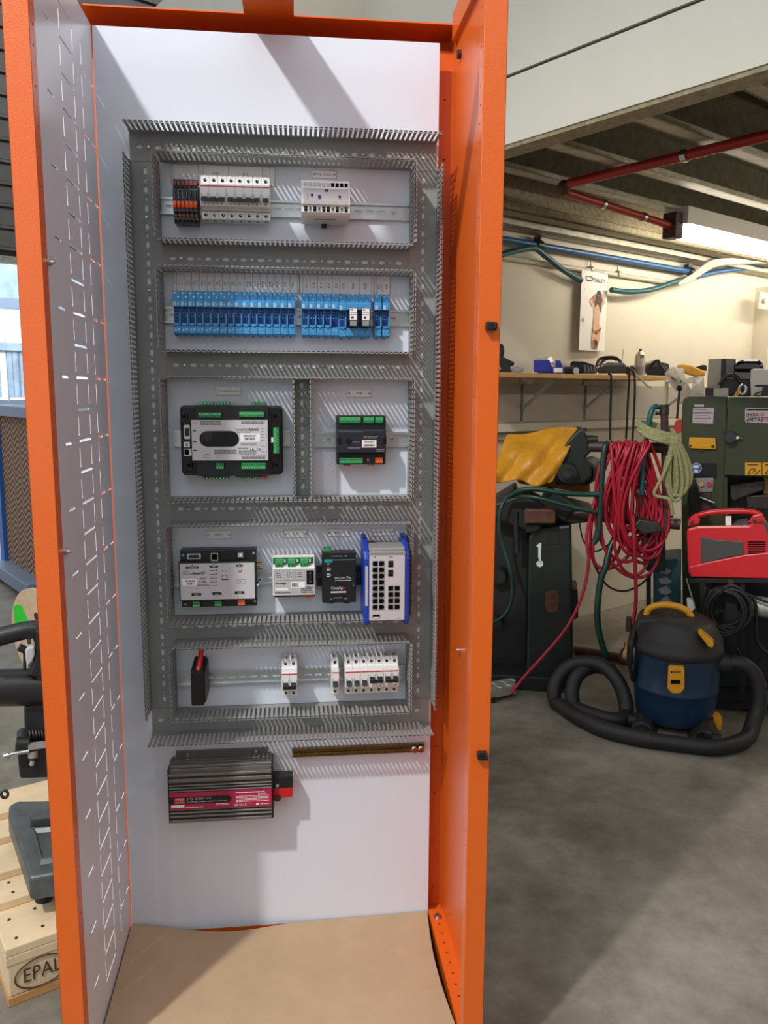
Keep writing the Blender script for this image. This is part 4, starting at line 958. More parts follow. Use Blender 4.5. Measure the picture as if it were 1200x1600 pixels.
mat('tarp', 'C68A1E', .45, noise=(8, .12), bump=(18, .5, .02))
mat('mach_green', '18231D', .45, noise=(12, .25), bump=(80, .1))
mat('mach_dark', '161A18', .55, noise=(18, .3))
mat('rusty', '5A3A2C', .6, .3, noise=(30, .35))
mat('pipe_brown', '4A3434', .5, .2, noise=(20, .2))
mat('hose_red', 'A81C30', .38, noise=(6, .12))
mat('rope', '9A9A6C', .85, noise=(160, .35, 2), bump=(220, .6, .004))
mat('hose_green', '0F3A30', .35)
mat('saw_green', '394224', .42, noise=(6, .1))
mat('yellow_sign', 'E6A80F', .45)
mat('welder_red', 'D3232B', .34, noise=(4, .06))
mat('welder_grey', '4A4A46', .45)
mat('vac_blue', '16344E', .38, noise=(5, .15))
mat('vac_black', '2B2927', .55, noise=(8, .25))
mat('vac_yellow', 'E9A21B', .4)
mat('hose_black', '211F1E', .55, noise=(10, .2))
mat('cable_black', '151515', .5)
mat('paint_white', 'D8D8D2', .6)
mat('paper', 'F4F1EA', .6)
mat('skin_print', 'E0B08C', .6)
mat('hair_print', '4A3A34', .6)
mat('bin_blue', '1E2F9C', .4)
mat('film', 'D9D6CC', .25, trans=.35, alpha=.75)
mat('beige_box', 'C9C1AC', .5)
mat('glove_yellow', 'DDA63A', .6, noise=(20, .15))
mat('teal_crate', '1B4A56', .5)
mat('sign_blue', '1E50B4', .4)
mat('tin', 'C2B49A', .35, .5)
mat('sign_pink', 'C9B8BC', .5)
mat('sign_red', 'C8382E', .5)
mat('tread_plate', 'CFCFC4', .35, .7)

# ---------------------------------------------------------------- services under the mezzanine
t = thing('fluorescent_light', 'long glowing fluorescent tube light under the mezzanine', 'light', W(4.4, .96, 2.15))
b = B(); uvbox(b, 3.04, 5.9, .89, 1.03, 2.165, 2.25); b.build('batten', 'batten_white', t)
b = B(); b.tube([W(3.06, .96, 2.128), W(5.88, .96, 2.128)], .036, 12); b.build('tube', 'tube_light', t)
b = B(); uvbox(b, 2.98, 3.05, .92, 1.0, 2.09, 2.22); b.build('end_cap', 'pipe_brown', t, bevel=.005)
t = thing('fluorescent_light', 'added second fluorescent tube light under the mezzanine, unseen, nearer the viewer', 'light', W(4.2, -1.1, 2.15))  # unseen lamp, added to even out the light on the cream wall
b = B(); uvbox(b, 2.9, 5.6, -1.17, -1.03, 2.165, 2.25); b.build('batten', 'batten_white', t)
b = B(); b.tube([W(2.92, -1.1, 2.128), W(5.58, -1.1, 2.128)], .036, 12); b.build('tube', 'tube_light', t)
t = thing('sprinkler_pipe', 'red conduit crossing under the ceiling joists and turning a corner', 'pipe', W(2.12, .97, 2.2))
B().tube([W(2.12, -1.5, 2.225), W(2.12, .93, 2.225)], .021, 12).build('long_run', 'conduit_red', t)
B().tube([W(2.14, .97, 2.2), W(2.98, .96, 2.155)], .019, 12).build('short_run', 'conduit_red', t)
b = B(); b.ball(W(2.12, .955, 2.212), .034, 12); b.build('elbow', 'rusty', t)
for v in (.35,): b = B(); b.tube([W(2.12, v - .012, 2.225), W(2.12, v + .012, 2.225)], .026, 12); b.build('clip', 'steel', t)
for u in (2.42, 2.75): f_ = (u - 2.14)/.84; b = B(); b.tube([W(u - .012, .97 - .01*f_, 2.2 - .045*f_), W(u + .012, .97 - .01*f_, 2.2 - .045*f_)], .024, 12); b.build('clip', 'steel', t)
b = B(); b.tube([at_v(1152, 367, .95), at_v(1215, 352, .95)], .02, 10); tag(b.build('orange_pipe', 'conduit_orange'), 'short orange pipe in front of the glowing tube light', 'pipe')
# blue air line along the wall
t = thing('air_line', 'straight blue air pipe clamped high along the cream wall', 'pipe', at_v(787, 374, 1.46))
p0, p1 = at_v(770, 371, 1.46), at_v(1083, 425, 1.46)
B().tube([p0, p1], .0175, 12).build('tube', 'pipe_blue', t)
for px, py in ((841, 383), (1078, 424)):
    q = at_v(px, py, 1.46); b = B(); d = (p1 - p0).normalized(); b.tube([q - d*.022, q + d*.022], .027, 10); b.box(q.x - .012, q.x + .012, q.y - .005, q.y + .06, q.z - .012, q.z + .05); b.build('clamp', 'black_pl', t)
t = thing('drop_hose', 'dark teal air hose sagging from the left behind the poster', 'hose', at_v(787, 398, 1.44))
B().tube(smooth_path([at_v(770, 404, 1.44), at_v(790, 396, 1.44), at_v(820, 389, 1.44), at_v(836, 388, 1.44), at_v(852, 400, 1.45), at_v(880, 422, 1.46), at_v(908, 438, 1.47)], 6), .016, 10).build('tube', 'hose_teal', t)
t = thing('drop_hose', 'dark teal air hose curving right from the poster to the blue pipe', 'hose', at_v(955, 453, 1.45))
B().tube(smooth_path([at_v(955, 453, 1.45), at_v(985, 456, 1.44), at_v(1020, 452, 1.44), at_v(1055, 440, 1.44), at_v(1085, 432, 1.44)], 6), .016, 10).build('tube', 'hose_teal', t)
t = thing('white_conduit', 'cream conduit clipped along the wall below the blue pipe', 'pipe', at_v(787, 405, 1.5))
B().tube([at_v(770, 400, 1.5), at_v(1060, 444, 1.5)], .0135, 10).build('tube', 'pvc', t)
for px, py in ((923, 421), (965, 428)): q = at_v(px, py, 1.5); b = B(); b.tube([q - UV_*.01, q + UV_*.01], .02, 10); b.cyl(q + Vector((0, 0, .015)), q + Vector((0, 0, .05)), .005, 6); b.build('clip', 'zinc_dull', t)
t = thing('cable_bundle', 'grey and blue cables sweeping from the wall towards the tube light', 'cable', at_v(1060, 444, 1.44))
for k, m in enumerate(('pvc', 'pvc', 'pvc', 'pipe_blue')):
    o = k*5
    pts = [at_v(1058, 444 - o*.2, 1.44), at_v(1078, 438 - o*.5, 1.42), at_v(1100, 424 - o*.8, 1.38), at_v(1120, 414 - o*.7 + 0, 1.34), at_v(1160, 410 - o*.4 + 0, 1.3), at_v(1225, 408 - o*.4 + 0, 1.25)]
    if k == 3: pts = [at_v(1090, 432, 1.46), at_v(1125, 424, 1.44), at_v(1160, 420, 1.42), at_v(1225, 414, 1.4)]
    B().tube(smooth_path(pts, 6), .012 if k < 3 else .017, 8).build('cable', m, t)
t = thing('light_switch', 'white switch plate on the pier at the right end of the wall', 'switch', at_v(1188, 470, WV - .13))
q = uvz(at_v(1190, 470, WV - .13)); b = B(); uvbox(b, q[0] - .05, q[0] + .08, WV - .14, WV - .12, q[2] - .06, q[2] + .06); b.build('plate', 'pvc', t, bevel=.004)
b = B(); b.cyl(W(q[0], WV - .14, q[2]), W(q[0], WV - .16, q[2]), .018, 12); b.build('knob', 'grey_pl', t)

# ---------------------------------------------------------------- calendar poster (flat print)
p = at_v(906, 421, 1.45); q = at_v(950, 546, 1.45)
u0, _, zt = uvz(p); u1, _, zb = uvz(q); V0 = 1.47
t = thing('wall_calendar', 'white wall calendar with a dark haired pin-up figure hanging on the wall', 'poster', W((u0+u1)/2, V0, zb))
zt = uvz(at_v(906, 421, V0))[2]; zb = uvz(at_v(908, 547, V0))[2]; u0 = uvz(at_v(907, 480, V0))[0]; u1 = uvz(at_v(952, 480, V0))[0]
b = B(); N = 8; top = []
for i in range(N + 1):
    for j in range(2): top.append((u0 + (u1 - u0)*i/N, V0 - .004*math.sin(PI*i/N) + .02*(i/N), zt if j == 0 else zb))
vs = [W(*k) for k in top]; vs2 = [W(k[0], k[1] + .002, k[2]) for k in top]
fs = [(2*i, 2*i + 2, 2*i + 3, 2*i + 1) for i in range(N)]; b.add(vs, fs); b.add(vs2, fs); b.add([vs[0], vs[1], vs2[1], vs2[0]], [(0, 1, 2, 3)]); b.add([vs[-2], vs[-1], vs2[-1], vs2[-2]], [(0, 1, 2, 3)])
b.build('sheet', 'paper', t)
cw = u1 - u0; chh = zt - zb
def cal(a, c): return W(u0 + cw*a, V0 + .02*a - .0075, zb + chh*c)
def calpoly(name, pts, m): n = len(pts); b = B(); b.add([cal(*k) for k in pts] + [cal(*k) + VV_*.001 for k in pts], [list(range(n)), list(range(n, 2*n))[::-1]]); b.build(name, m, t)
calpoly('figure_print', [(.42, .10), (.46, .24), (.45, .34), (.50, .45), (.46, .52), (.50, .56), (.62, .58), (.74, .55), (.71, .46), (.70, .36), (.78, .28), (.74, .14), (.66, .02), (.46, .02)], 'skin_print')
calpoly('figure_print', [(.30, .62), (.42, .55), (.50, .57), (.46, .62), (.36, .66), (.52, .70), (.50, .73)], 'skin_print')
calpoly('figure_print', [(.72, .55), (.88, .62), (.90, .68), (.70, .74), (.72, .70), (.82, .66), (.72, .60)], 'skin_print')
calpoly('figure_print', [(.50, .62), (.58, .76), (.68, .78), (.76, .70), (.78, .56), (.72, .48), (.66, .60), (.58, .60), (.52, .54)], 'hair_print')
calpoly('figure_print', [(.56, .64), (.58, .72), (.66, .72), (.68, .64), (.62, .60)], 'skin_print')
calpoly('figure_print', [(.42, .28), (.46, .235), (.60, .20), (.74, .26), (.79, .31), (.60, .255)], 'ink')
calpoly('figure_print', [(.44, .13), (.48, .02), (.62, .02), (.68, .12), (.58, .15)], 'ink')
b = B(); rgt = (UV_*cw + VV_*.02).normalized()
put_text(b, 'SALES', chh*.05, cal(.66, .90), right=rgt, width=cw*.42); b.tube([cal(.26 + .13*math.cos(2*PI*i/14), .905 + .028*math.sin(2*PI*i/14)) for i in range(14)], .002, 4, closed=True)
put_text(b, '6', chh*.07, cal(.07, .385), right=rgt); put_text(b, 'DAY', chh*.014, cal(.11, .765), right=rgt); put_text(b, 'JUNE', chh*.012, cal(.11, .315), right=rgt)
b.build('lettering', 'ink', t, kind='stuff')

# ---------------------------------------------------------------- shelf and what stands on it
SV = 1.24
sz = at_v(900, 588, SV).z
u0s = uvz(at_v(772, 588, SV))[0]; u1s = uvz(at_v(1042, 590, SV))[0]
t = thing('wall_shelf', 'long plain timber shelf board on steel brackets along the cream wall', 'shelf', W(2.9, 1.4, sz))
b = B(); uvbox(b, u0s, u1s, SV, WV - .002, sz - .012, sz + .012); b.build('board', 'ply', t, bevel=.002)
for px in (813, 912, 1040):
    u = uvz(at_v(px, 620, WV))[0]; bb = B()
    uvbox(bb, u - .012, u + .012, WV - .012, WV, sz - .26, sz - .012); uvbox(bb, u - .012, u + .012, SV + .04, WV, sz - .018, sz - .012)
    bb.bar(W(u, WV - .01, sz - .18), W(u, SV + .05, sz - .02), .014, .014); bb.build('bracket', 'zinc_dull', t)
ST = sz + .012
def sp(px, py, v): return at_v(px, py, v)
SVm = 1.34
def spt(px, v=SVm): u = uvz(at_v(px, 580, v))[0]; return W(u, v, ST)
def shelf_plane(px, v=SVm): return Plane(0, 0, P=spt(px, v))
def pxz(pl, px): return pl
# blue bin
pl = shelf_plane(856, 1.33); t = thing('parts_bin', 'blue open-front plastic parts bin with white label on the shelf', 'bin', pl.o)
b = B(); pl.prism(b, [(834, 583), (834, 563), (858, 562), (862, 572), (863, 583)], 0, .012); pl.prism(b, [(834, 583), (834, 563), (858, 562), (862, 572), (863, 583)], .13, .142)
b.build('side_wall', 'bin_blue', t)
b = B(); pl.prism(b, [(834, 583), (834, 563), (837, 563), (837, 583)], .012, .13); b.build('back_wall', 'bin_blue', t)
b = B(); pl.prism(b, [(860, 583), (860, 573), (881, 574), (882, 583)], .0, .02); pl.prism(b, [(868, 572), (868, 562), (876, 562), (880, 574)], .1, .14); b.build('front_lip', 'bin_blue', t)
b = B(); pl.prism(b, [(865, 582), (865, 575), (879, 575), (879, 582)], -.002, 0); b.build('bin_label', 'label_white', t)
b = B(); pl.box(b, 836, 583, 880, 580, .0, .14); b.build('bin_floor', 'bin_blue', t)
def film_sheet(name, pl, pts, d, label, m='film'):
    """crumpled clear film: a fan of facets with depth"""
    r = random.Random(len(pts)*7); c = (sum(x for x, y in pts)/len(pts), sum(y for x, y in pts)/len(pts)); b = B()
    ring = [pl(x, y, d + r.uniform(-.02, .02)) for x, y in pts]; mid = [pl((x + c[0])/2 + r.uniform(-1, 1), (y + c[1])/2 + r.uniform(-1, 1), d - .03 + r.uniform(-.02, .02)) for x, y in pts]
    n = len(pts); vs = ring + mid + [pl(c[0], c[1], d - .045)]
    b.add(vs, [(i, (i+1) % n, n + (i+1) % n, n + i) for i in range(n)] + [(n + i, n + (i+1) % n, 2*n) for i in range(n)])
    o = b.build(name, m); md = o.modifiers.new('solid', 'SOLIDIFY'); md.thickness = .0015
    return tag(o, label, 'plastic film')
film_sheet('plastic_bag', pl, [(832, 578), (833, 556), (845, 558), (862, 556), (868, 570), (856, 562), (838, 564)], .12, 'clear plastic bag sticking up from the blue parts bin')
film_sheet('plastic_wrap', pl, [(792, 583), (815, 582), (840, 582), (836, 592), (829, 601), (818, 594), (805, 588)], -.09, 'clear plastic wrap hanging over the shelf edge by the blue bin')
# black glove heap at the left end
pl = shelf_plane(790, 1.33); t = thing('welding_mask', 'crumpled black welding gear piled at the left end of the shelf', 'welding gear', pl.o)
b = B(); pl.prism(b, [(774, 583), (774, 562), (784, 557), (790, 560), (796, 563), (804, 567), (803, 571), (797, 572), (799, 583)], -.05, .08); b.build('shell', 'black_matt', t, bevel=.006)
b = B(); pl.prism(b, [(776, 572), (780, 570), (783, 577), (779, 581), (775, 580)], -.055, -.05); b.build('lens', 'film', t)
b = B(); b.tube(pl.path([(782, 560, 0), (784, 548, 0), (782, 540, .02)], 4), .014, 8); b.build('strap', 'black_matt', t)
b = B(); pl.prism(b, [(798, 582), (800, 575), (808, 573), (818, 575), (819, 579), (812, 582)], -.03, .05); b.build('grey_cloth', 'mid_grey', t, bevel=.006)
# torch, case, adaptors
pl = shelf_plane(892, 1.32); t = thing('flashlight', 'short black flashlight with silver lens lying on the shelf', 'flashlight', pl.o)
b = B(); b.cyl(pl(884, 578, .05), pl(899, 579, -.02), .021, 14, .024); b.build('barrel', 'black_pl', t); b = B(); b.cyl(pl(899, 579.5, -.022), pl(900.5, 579.5, -.030), .018, 14); b.build('lens', 'zinc', t)
pl = shelf_plane(916, 1.36); t = thing('tool_case', 'black ribbed tool case lying on the shelf beside the flashlight', 'case', pl.o)
b = B(); pl.prism(b, [(890, 583), (891, 567), (895, 564), (912, 565), (928, 570), (934, 577), (933, 583)], 0, .12); b.build('shell', 'black_pl', t, bevel=.006)
for k in range(4): b = B(); pl.prism(b, [(914 + 5*k, 582), (912 + 5*k, 569 + k), (914.5 + 5*k, 569.5 + k), (917 + 5*k, 582)], -.008, .0); b.build('rib', 'mid_grey', t)
pl = shelf_plane(955, 1.34); t = thing('power_adaptor', 'large grey power adaptor with looped black cord on the shelf', 'power adaptor', pl.o)
b = B(); pl.prism(b, [(934, 583), (933, 574), (948, 571), (978, 570), (979, 583)], 0, .1); b.build('block', 'welder_grey', t, bevel=.006); b = B(); pl.prism(b, [(937, 570), (950, 566), (975, 567), (978, 571), (948, 572)], .02, .1); b.build('lid', 'mid_grey', t)
b = B(); b.tube(pl.path([(932, 572, .02), (936, 562, .05), (945, 558, .06), (960, 558, .06), (968, 563, .05), (970, 568, .03)], 5), .009, 8); b.tube(pl.path([(937, 571, .04), (944, 562, .07), (955, 559, .08), (964, 562, .07)], 5), .008, 8); b.build('cord', 'cable_black', t, kind='stuff')
# spray can
pl = shelf_plane(999, 1.30); t = thing('spray_can', 'pale spray can standing upright on the shelf', 'spray can', pl.o)
c = pl.o; s = pl.m
b = B(); b.lathe([(7.6*s, 0), (8*s, .006), (8*s, 30*s), (7.2*s, 33*s), (4*s, 37*s), (3.2*s, 38*s)], c, 18); b.build('can', 'tin', t)
b = B(); b.lathe([(2.6*s, 38*s), (2.6*s, 41*s), (1.4*s, 42*s)], c, 10); b.build('nozzle', 'rusty', t)
b = B(); b.lathe([(8.15*s, 2*s), (8.15*s, 14*s)], c, 18, caps=False); b.build('label_band', 'mid_grey', t); b = B(); pl.box(b, 1000, 560, 1006, 555, -.045, -.043); b.build('print', 'ink_grey', t)
# charger pile
pl = shelf_plane(1030, 1.32); t = thing('battery_tool', 'black charger with tangled cord near the right end of the shelf', 'charger', pl.o)
b = B(); pl.prism(b, [(1010, 586), (1009, 576), (1020, 572), (1040, 573), (1047, 580), (1046, 587)], 0, .1); b.build('block', 'black_pl', t, bevel=.005); b = B(); pl.prism(b, [(1008, 573), (1012, 568), (1030, 565), (1044, 568), (1046, 574)], .04, .12); b.build('lid', 'welder_grey', t)
b = B(); b.tube(pl.path([(1014, 576, -.01), (1022, 566, -.02), (1029, 564, -.02), (1031, 570, -.02), (1040, 580, -.03), (1048, 588, -.05), (1058, 595, -.07), (1063, 596, -.07), (1060, 591, -.06), (1048, 584, -.03), (1038, 574, -.02)], 5), .008, 8); b.build('cord', 'cable_black', t)
pl = shelf_plane(1040, 1.30)
film_sheet('plastic_wrap', pl, [(1038, 584), (1050, 574), (1068, 576), (1072, 598), (1066, 604), (1056, 612), (1048, 602)], -.06, 'clear plastic hanging off the right end of the shelf')
t = film_sheet('plastic_sack', pl, [(1070, 592), (1085, 588), (1101, 590), (1102, 618), (1080, 628), (1060, 632), (1062, 612)], .1, 'cloudy plastic sack hanging beside the green saw top')
t = thing('work_gloves', 'yellow leather work gloves lying at the end of the shelf', 'gloves', pl(1080, 588, .1))
b = B(); pl.prism(b, [(1058, 577), (1059, 569), (1068, 568), (1080, 570), (1094, 576), (1104, 580), (1103, 587), (1088, 588), (1074, 584), (1066, 580)], .08, .16); b.build('glove', 'glove_yellow', t, bevel=.008)
b = B(); pl.prism(b, [(1086, 573), (1100, 569), (1106, 570), (1106, 579), (1096, 577)], .12, .18); b.build('glove', 'black_matt', t, bevel=.006)
pl = shelf_plane(1015, 1.40); t = thing('tool_tray', 'pale flat tool tray behind the spray can on the shelf', 'tray', pl.o)
b = B(); pl.prism(b, [(985, 583), (984, 571), (1040, 567), (1046, 569), (1046, 583)], 0, .08); b.build('tray', 'mid_grey', t, bevel=.004); b = B(); pl.prism(b, [(1004, 568), (1022, 562), (1024, 565), (1008, 571)], .02, .05); b.build('file', 'grey_pl', t)
pl = shelf_plane(983, 1.31); t = thing('pliers', 'dark pliers lying between the grey adaptor and the spray can', 'pliers', pl.o)
b = B(); b.tube(pl.path([(976, 582, 0), (983, 576, 0), (990, 574, 0)], 4), .008, 6); b.build('handle', 'black_matt', t); b = B(); b.tube(pl.path([(978, 584, 0), (985, 580, 0), (992, 575, 0)], 4), .008, 6); b.build('handle', 'rusty', t)
# cords hanging from the shelf
for (pts, lab) in (([(950, 584), (955, 590), (954, 640), (953, 690)], 'black cord hanging from the shelf under the grey adaptor'),
                   ([(978, 574), (983, 584), (981, 630), (978, 690)], 'thin black cord hanging from the shelf middle'),
                   ([(979, 573), (990, 582), (992, 600), (991, 640), (988, 690)], 'thick black cord hanging just left of the spray can')):
    pl = shelf_plane(pts[0][0], 1.21); b = B(); b.tube(pl.path(pts, 8), .0062, 8); tag(b.build('hanging_cord', 'cable_black'), lab, 'cord')
pl = shelf_plane(990, 1.21); b = B(); b.tube(pl.path([(981, 576), (992, 584), (1004, 595), (1012, 603), (1018, 605)], 6), .006, 6); tag(b.build('hanging_cord', 'pvc'), 'short tan cord end drooping off the shelf by the spray can', 'cord')
pl = shelf_plane(973, 1.45); b = B(); b.tube(pl.path([(971, 570), (973, 555), (974, 545)], 6), .003, 6); tag(b.build('wire_offcut', 'zinc_dull'), 'thin wire standing up behind the grey adaptor', 'wire')

# ---------------------------------------------------------------- old dark green machine with the painted 1
pl = Plane(835, 1074)
MG = thing('old_machine', 'old dark green machine tool with a white painted number 1', 'machine', pl.o, pl.rz)
b = B(); pl.prism(b, [(822, 1086), (826, 840), (834, 826), (893, 820), (896, 1068), (884, 1076)], 0, .42); b.build('column', 'mach_green', MG, bevel=.012)
b = B(); pl.prism(b, [(752, 1078), (752, 800), (800, 770), (826, 840), (822, 1086)], .12, .5); b.build('side_frame', 'mach_dark', MG, bevel=.01)
b = B(); pl.prism(b, [(822, 831), (826, 818), (842, 817), (845, 824), (834, 830)], -.03, .2); b.build('ledge', 'mach_green', MG, bevel=.004)
b = B(); pl.prism(b, [(758, 1048), (872, 1054), (880, 1064), (880, 1080), (758, 1100)], -.05, .5); b.build('foot', 'mach_dark', MG, bevel=.006)
b = B(); pl.prism(b, [(893, 928), (904, 930), (905, 974), (897, 978), (893, 976)], .1, .3); b.build('side_box', 'mach_dark', MG)
b = B(); pl.prism(b, [(852, 925), (870, 922), (875, 935), (872, 955), (856, 958), (851, 945)], -.004, 0); b.build('rust_hole', 'rusty', MG, bevel=.002)
b = B(); 
for pts in ([(838, 853), (843, 848), (846, 848), (845, 872), (841, 872), (841, 855)], [(838, 879), (842, 876), (848, 877), (849, 883), (844, 886), (839, 884)], [(842, 870), (845, 870), (846, 880), (842, 880)]): pl.prism(b, pts, -.003, .001)
b.build('painted_number', 'paint_white', MG)
b = B(); pl.box(b, 854, 833, 874, 850, -.003, 0); b.build('name_plate', 'mach_dark', MG)
# gearbox head and motor
b = B(); pl.prism(b, [(866, 758), (864, 728), (872, 712), (888, 690), (905, 672), (914, 672), (920, 688), (926, 690), (928, 704), (916, 716), (926, 730), (926, 748), (912, 758), (895, 762)], .05, .4); b.build('gearbox', 'mach_green', MG, bevel=.015)
b = B(); b.cyl(pl(886, 739, .05), pl(886, 739, -.02), 16*pl.m, 24, 14*pl.m); b.cyl(pl(886, 739, -.02), pl(886, 739, -.05), 8*pl.m, 20); b.build('bearing_cap', 'mach_green', MG)
b = B(); b.cyl(pl(886, 739, -.05), pl(886, 739, -.055), 5*pl.m, 16); b.build('shaft_end', 'dark_steel', MG)
b = B(); b.cyl(pl(912, 742, .1), pl(930, 742, .3), 20*pl.m, 24); b.build('motor', 'mach_dark', MG)
b = B(); b.cyl(pl(912, 676, .1), pl(912, 670, .1), .02, 8); b.cyl(pl(918, 688, .05), pl(935, 687, .05), .022, 12, .016); b.build('grease_nipple', 'dark_steel', MG)
b = B(); b.bar(pl(848, 778, .1), pl(893, 806, .1), .12, .10); b.box(0, 0, 0, 0, 0, 0) if False else None; pl.prism(b, [(850, 790), (895, 790), (930, 800), (930, 818), (893, 822), (846, 812)], .05, .3); b.build('knee', 'mach_dark', MG, bevel=.01)
b = B(); pl.prism(b, [(768, 788), (815, 772), (852, 790), (850, 826), (822, 830), (768, 810)], .0, .3); b.build('carriage', 'mach_dark', MG, bevel=.012)
b = B(); b.cyl(pl(808, 865, .02), pl(806, 800, .0), .012, 8); b.cyl(pl(770, 806, .02), pl(808, 803, .02), .008, 8); b.build('lever', 'dark_steel', MG)
b = B()
for cx, cy, rr in ((778, 905, 14), (776, 980, 10)): b.cyl(pl(cx, cy, .12), pl(cx, cy, .05), rr*pl.m, 20, rr*.8*pl.m)
b.build('hand_wheel_hub', 'mach_dark', MG, kind='stuff')
b = B(); pl.box(b, 820, 793, 868, 815, -.06, .05); b.build('cross_slide', 'rusty', MG, bevel=.006)
# drape
pt = Plane(835, 1074); cols = 14; rows = 10; b = B(); vs = []
edgeL = [(800, 676), (786, 690), (778, 712), (772, 735), (770, 748)]; 
def lerp(a, c, t): return a + (c - a)*t
r = random.Random(5)
for j in range(rows + 1):
    tj = j/rows
    for i in range(cols + 1):
        ti = i/cols
        top = (lerp(789, 907, ti), lerp(682, 670, ti) + 3*math.sin(ti*7)); 
        botx = lerp(768, 862, ti); boty = lerp(748, 757, ti) + 4*math.sin(ti*11)
        x = lerp(top[0], botx, tj) ; y = lerp(top[1], boty, tj)
        d = .22*(1 - tj)**1.6 - .04 + .018*math.sin(ti*16 + tj*5) + .012*math.sin(ti*9 - tj*11) + r.uniform(-.004, .004)
        vs.append(pt(x, y, d))
n1 = cols + 1
b.smooth = True; b.add(vs, [(j*n1 + i, j*n1 + i + 1, (j+1)*n1 + i + 1, (j+1)*n1 + i) for j in range(rows) for i in range(cols)])
# back fall of the cloth
vs2 = [pt(lerp(789, 907, i/cols), lerp(682, 670, i/cols) + 3*math.sin(i/cols*7), .18) for i in range(n1)] + [pt(lerp(800, 935, i/cols), lerp(770, 790, i/cols), .45) for i in range(n1)]
b.add(vs2, [(i, i + 1, n1 + i + 1, n1 + i) for i in range(cols)])
tp = b.build('tarpaulin', 'tarp'); md = tp.modifiers.new('sub', 'SUBSURF'); md.levels = 1; md.render_levels = 2; md = tp.modifiers.new('solid', 'SOLIDIFY'); md.thickness = .004
tag(tp, 'mustard yellow tarpaulin draped over the old green machine', 'tarpaulin')
pl2 = Plane(930, 1050)
film = None
# horizontal pipe rack holding the coils
RK = thing('pipe_rack', 'brown steel pipe rack with post carrying the hose and rope coils', 'rack', pl.o)
b = B(); b.cyl(pl(922, 699, .05), pl(1041, 699, -.02), 8*pl.m, 14); b.build('upper_bar', 'pipe_brown', RK)
b = B(); b.cyl(pl(888, 806, .08), pl(1062, 818, -.02), 8.5*pl.m, 14); b.build('lower_bar', 'pipe_brown', RK)
b = B(); b.cyl(pl(1037, 635, -.02), pl(1040, 830, -.02), 5.5*pl.m, 12); b.build('post', 'pipe_brown', RK)
b = B(); b.cyl(pl(1037, 648, -.02), pl(1037, 632, -.02), 6.5*pl.m, 12); b.cyl(pl(1037, 646, -.02), pl(1023, 646, -.02), .008, 8); b.cyl(pl(1034, 636, -.02), pl(1024, 636, -.02), .010, 8); b.build('collar', 'dark_steel', RK)
b = B(); pl.prism(b, [(985, 815), (995, 805), (1020, 810), (1031, 818), (1030, 824), (1000, 828)], -.12, -.02); b.build('clamp_shoe', 'dark_steel', RK, bevel=.006)
# dark bucket-like motor behind coil
t = thing('motor_drum', 'dark round motor behind the red hose coil', 'motor', pl(1020, 870, .2)); b = B(); b.cyl(pl(1005, 812, .15), pl(1050, 812, .15), 36*pl.m, 24, 32*pl.m); b.cyl(pl(1050, 812, .15), pl(1058, 812, .15), 14*pl.m, 16); b.build('body', 'mach_dark', t, bevel=.006); b = B(); pl.box(b, 1015, 850, 1045, 900, .1, .25); b.build('foot', 'mach_dark', t)
# red hose coil
r = random.Random(11)
t = thing('hose_coil', 'big tangled coil of red air hose hanging on the brown pipe', 'hose', pl(985, 700))
b = B(); turns = 22
for k in range(turns):
    g = k/(turns - 1); topx = 950 + 62*g + r.uniform(-3, 3); bot = r.uniform(838, 900) if k % 4 else r.uniform(800, 840)
    wx = r.uniform(18, 44) if k % 3 else r.uniform(46, 62); cxb = 985 + r.uniform(-26, 26) - (10 if bot > 880 else -6); dd = -.06 + .07*r.random(); pts = []; sk = r.uniform(-.3, .3)
    for s_ in range(24):
        a = 2*PI*s_/24; yy = (1 - math.cos(a))/2
        pts.append(pl(topx + (cxb - topx)*yy**.8 + wx*math.sin(a + sk*yy)*(.06 + .94*yy**.55), 691 + 3*math.sin(k*2.1)*(1 - yy) + (bot - 691)*yy, dd - .03*(1 - yy) + .055*math.sin(a)*(1 - .6*yy)))
    b.tube(smooth_path(pts, 3, True), .0076, 7, closed=True)
b.build('coil', 'hose_red', t, kind='stuff')
b = B(); b.tube(pl.path([(930, 770, -.08), (915, 830, -.1), (918, 870, -.1), (908, 920, -.12), (885, 965, -.15), (850, 1005, -.18), (820, 1036, -.2), (801, 1058, -.22)], 8), .0075, 7); b.build('tail', 'hose_red', t)
b = B(); b.tube(pl.path([(985, 800, -.12), (987, 860, -.13), (989, 920, -.13), (985, 960, -.13), (977, 1000, -.13)], 8), .0085, 7); b.build('tail', 'hose_red', t)
q = pl(975, 1003, -.13); b = B(); b.lathe([(.010, .04), (.014, .03), (.014, .012), (.026, .0), (.030, -.05), (.028, -.06)], q, 14); b.build('brass_fitting', 'brass', t)
# rope
t = thing('rope_coil', 'coil of pale green rope knotted around the brown post', 'rope', pl(1045, 690, -.08))
b = B(); pts = []
for k in range(11):
    w = 3 + k*2.5; hh = 97 - abs(k - 5)*2.6; cx = 1041 + k*.9
    for s_ in range(16):
        a = 2*PI*s_/16; yy = (1 - math.cos(a))/2
        pts.append(pl(cx + 2 + (w)*math.sin(a)*yy**.6 + yy*4, 682 + hh*yy, -.07 - .012*(k % 3) - .02*math.cos(a)))
b.tube(smooth_path(pts, 3), .0085, 7); b.build('hank', 'rope', t)
b = B(); pts = []
for k in range(5):
    for s_ in range(14): a = 2*PI*s_/14; pts.append(pl(1025 + (27 + (k % 2)*3)*math.cos(a), 668 + k*3.4 + 5*math.sin(a) + 8*math.cos(a), -.03 - .06*math.sin(a) - .006*k))
b.tube(smooth_path(pts, 3), .0085, 7); b.build('wrap', 'rope', t)
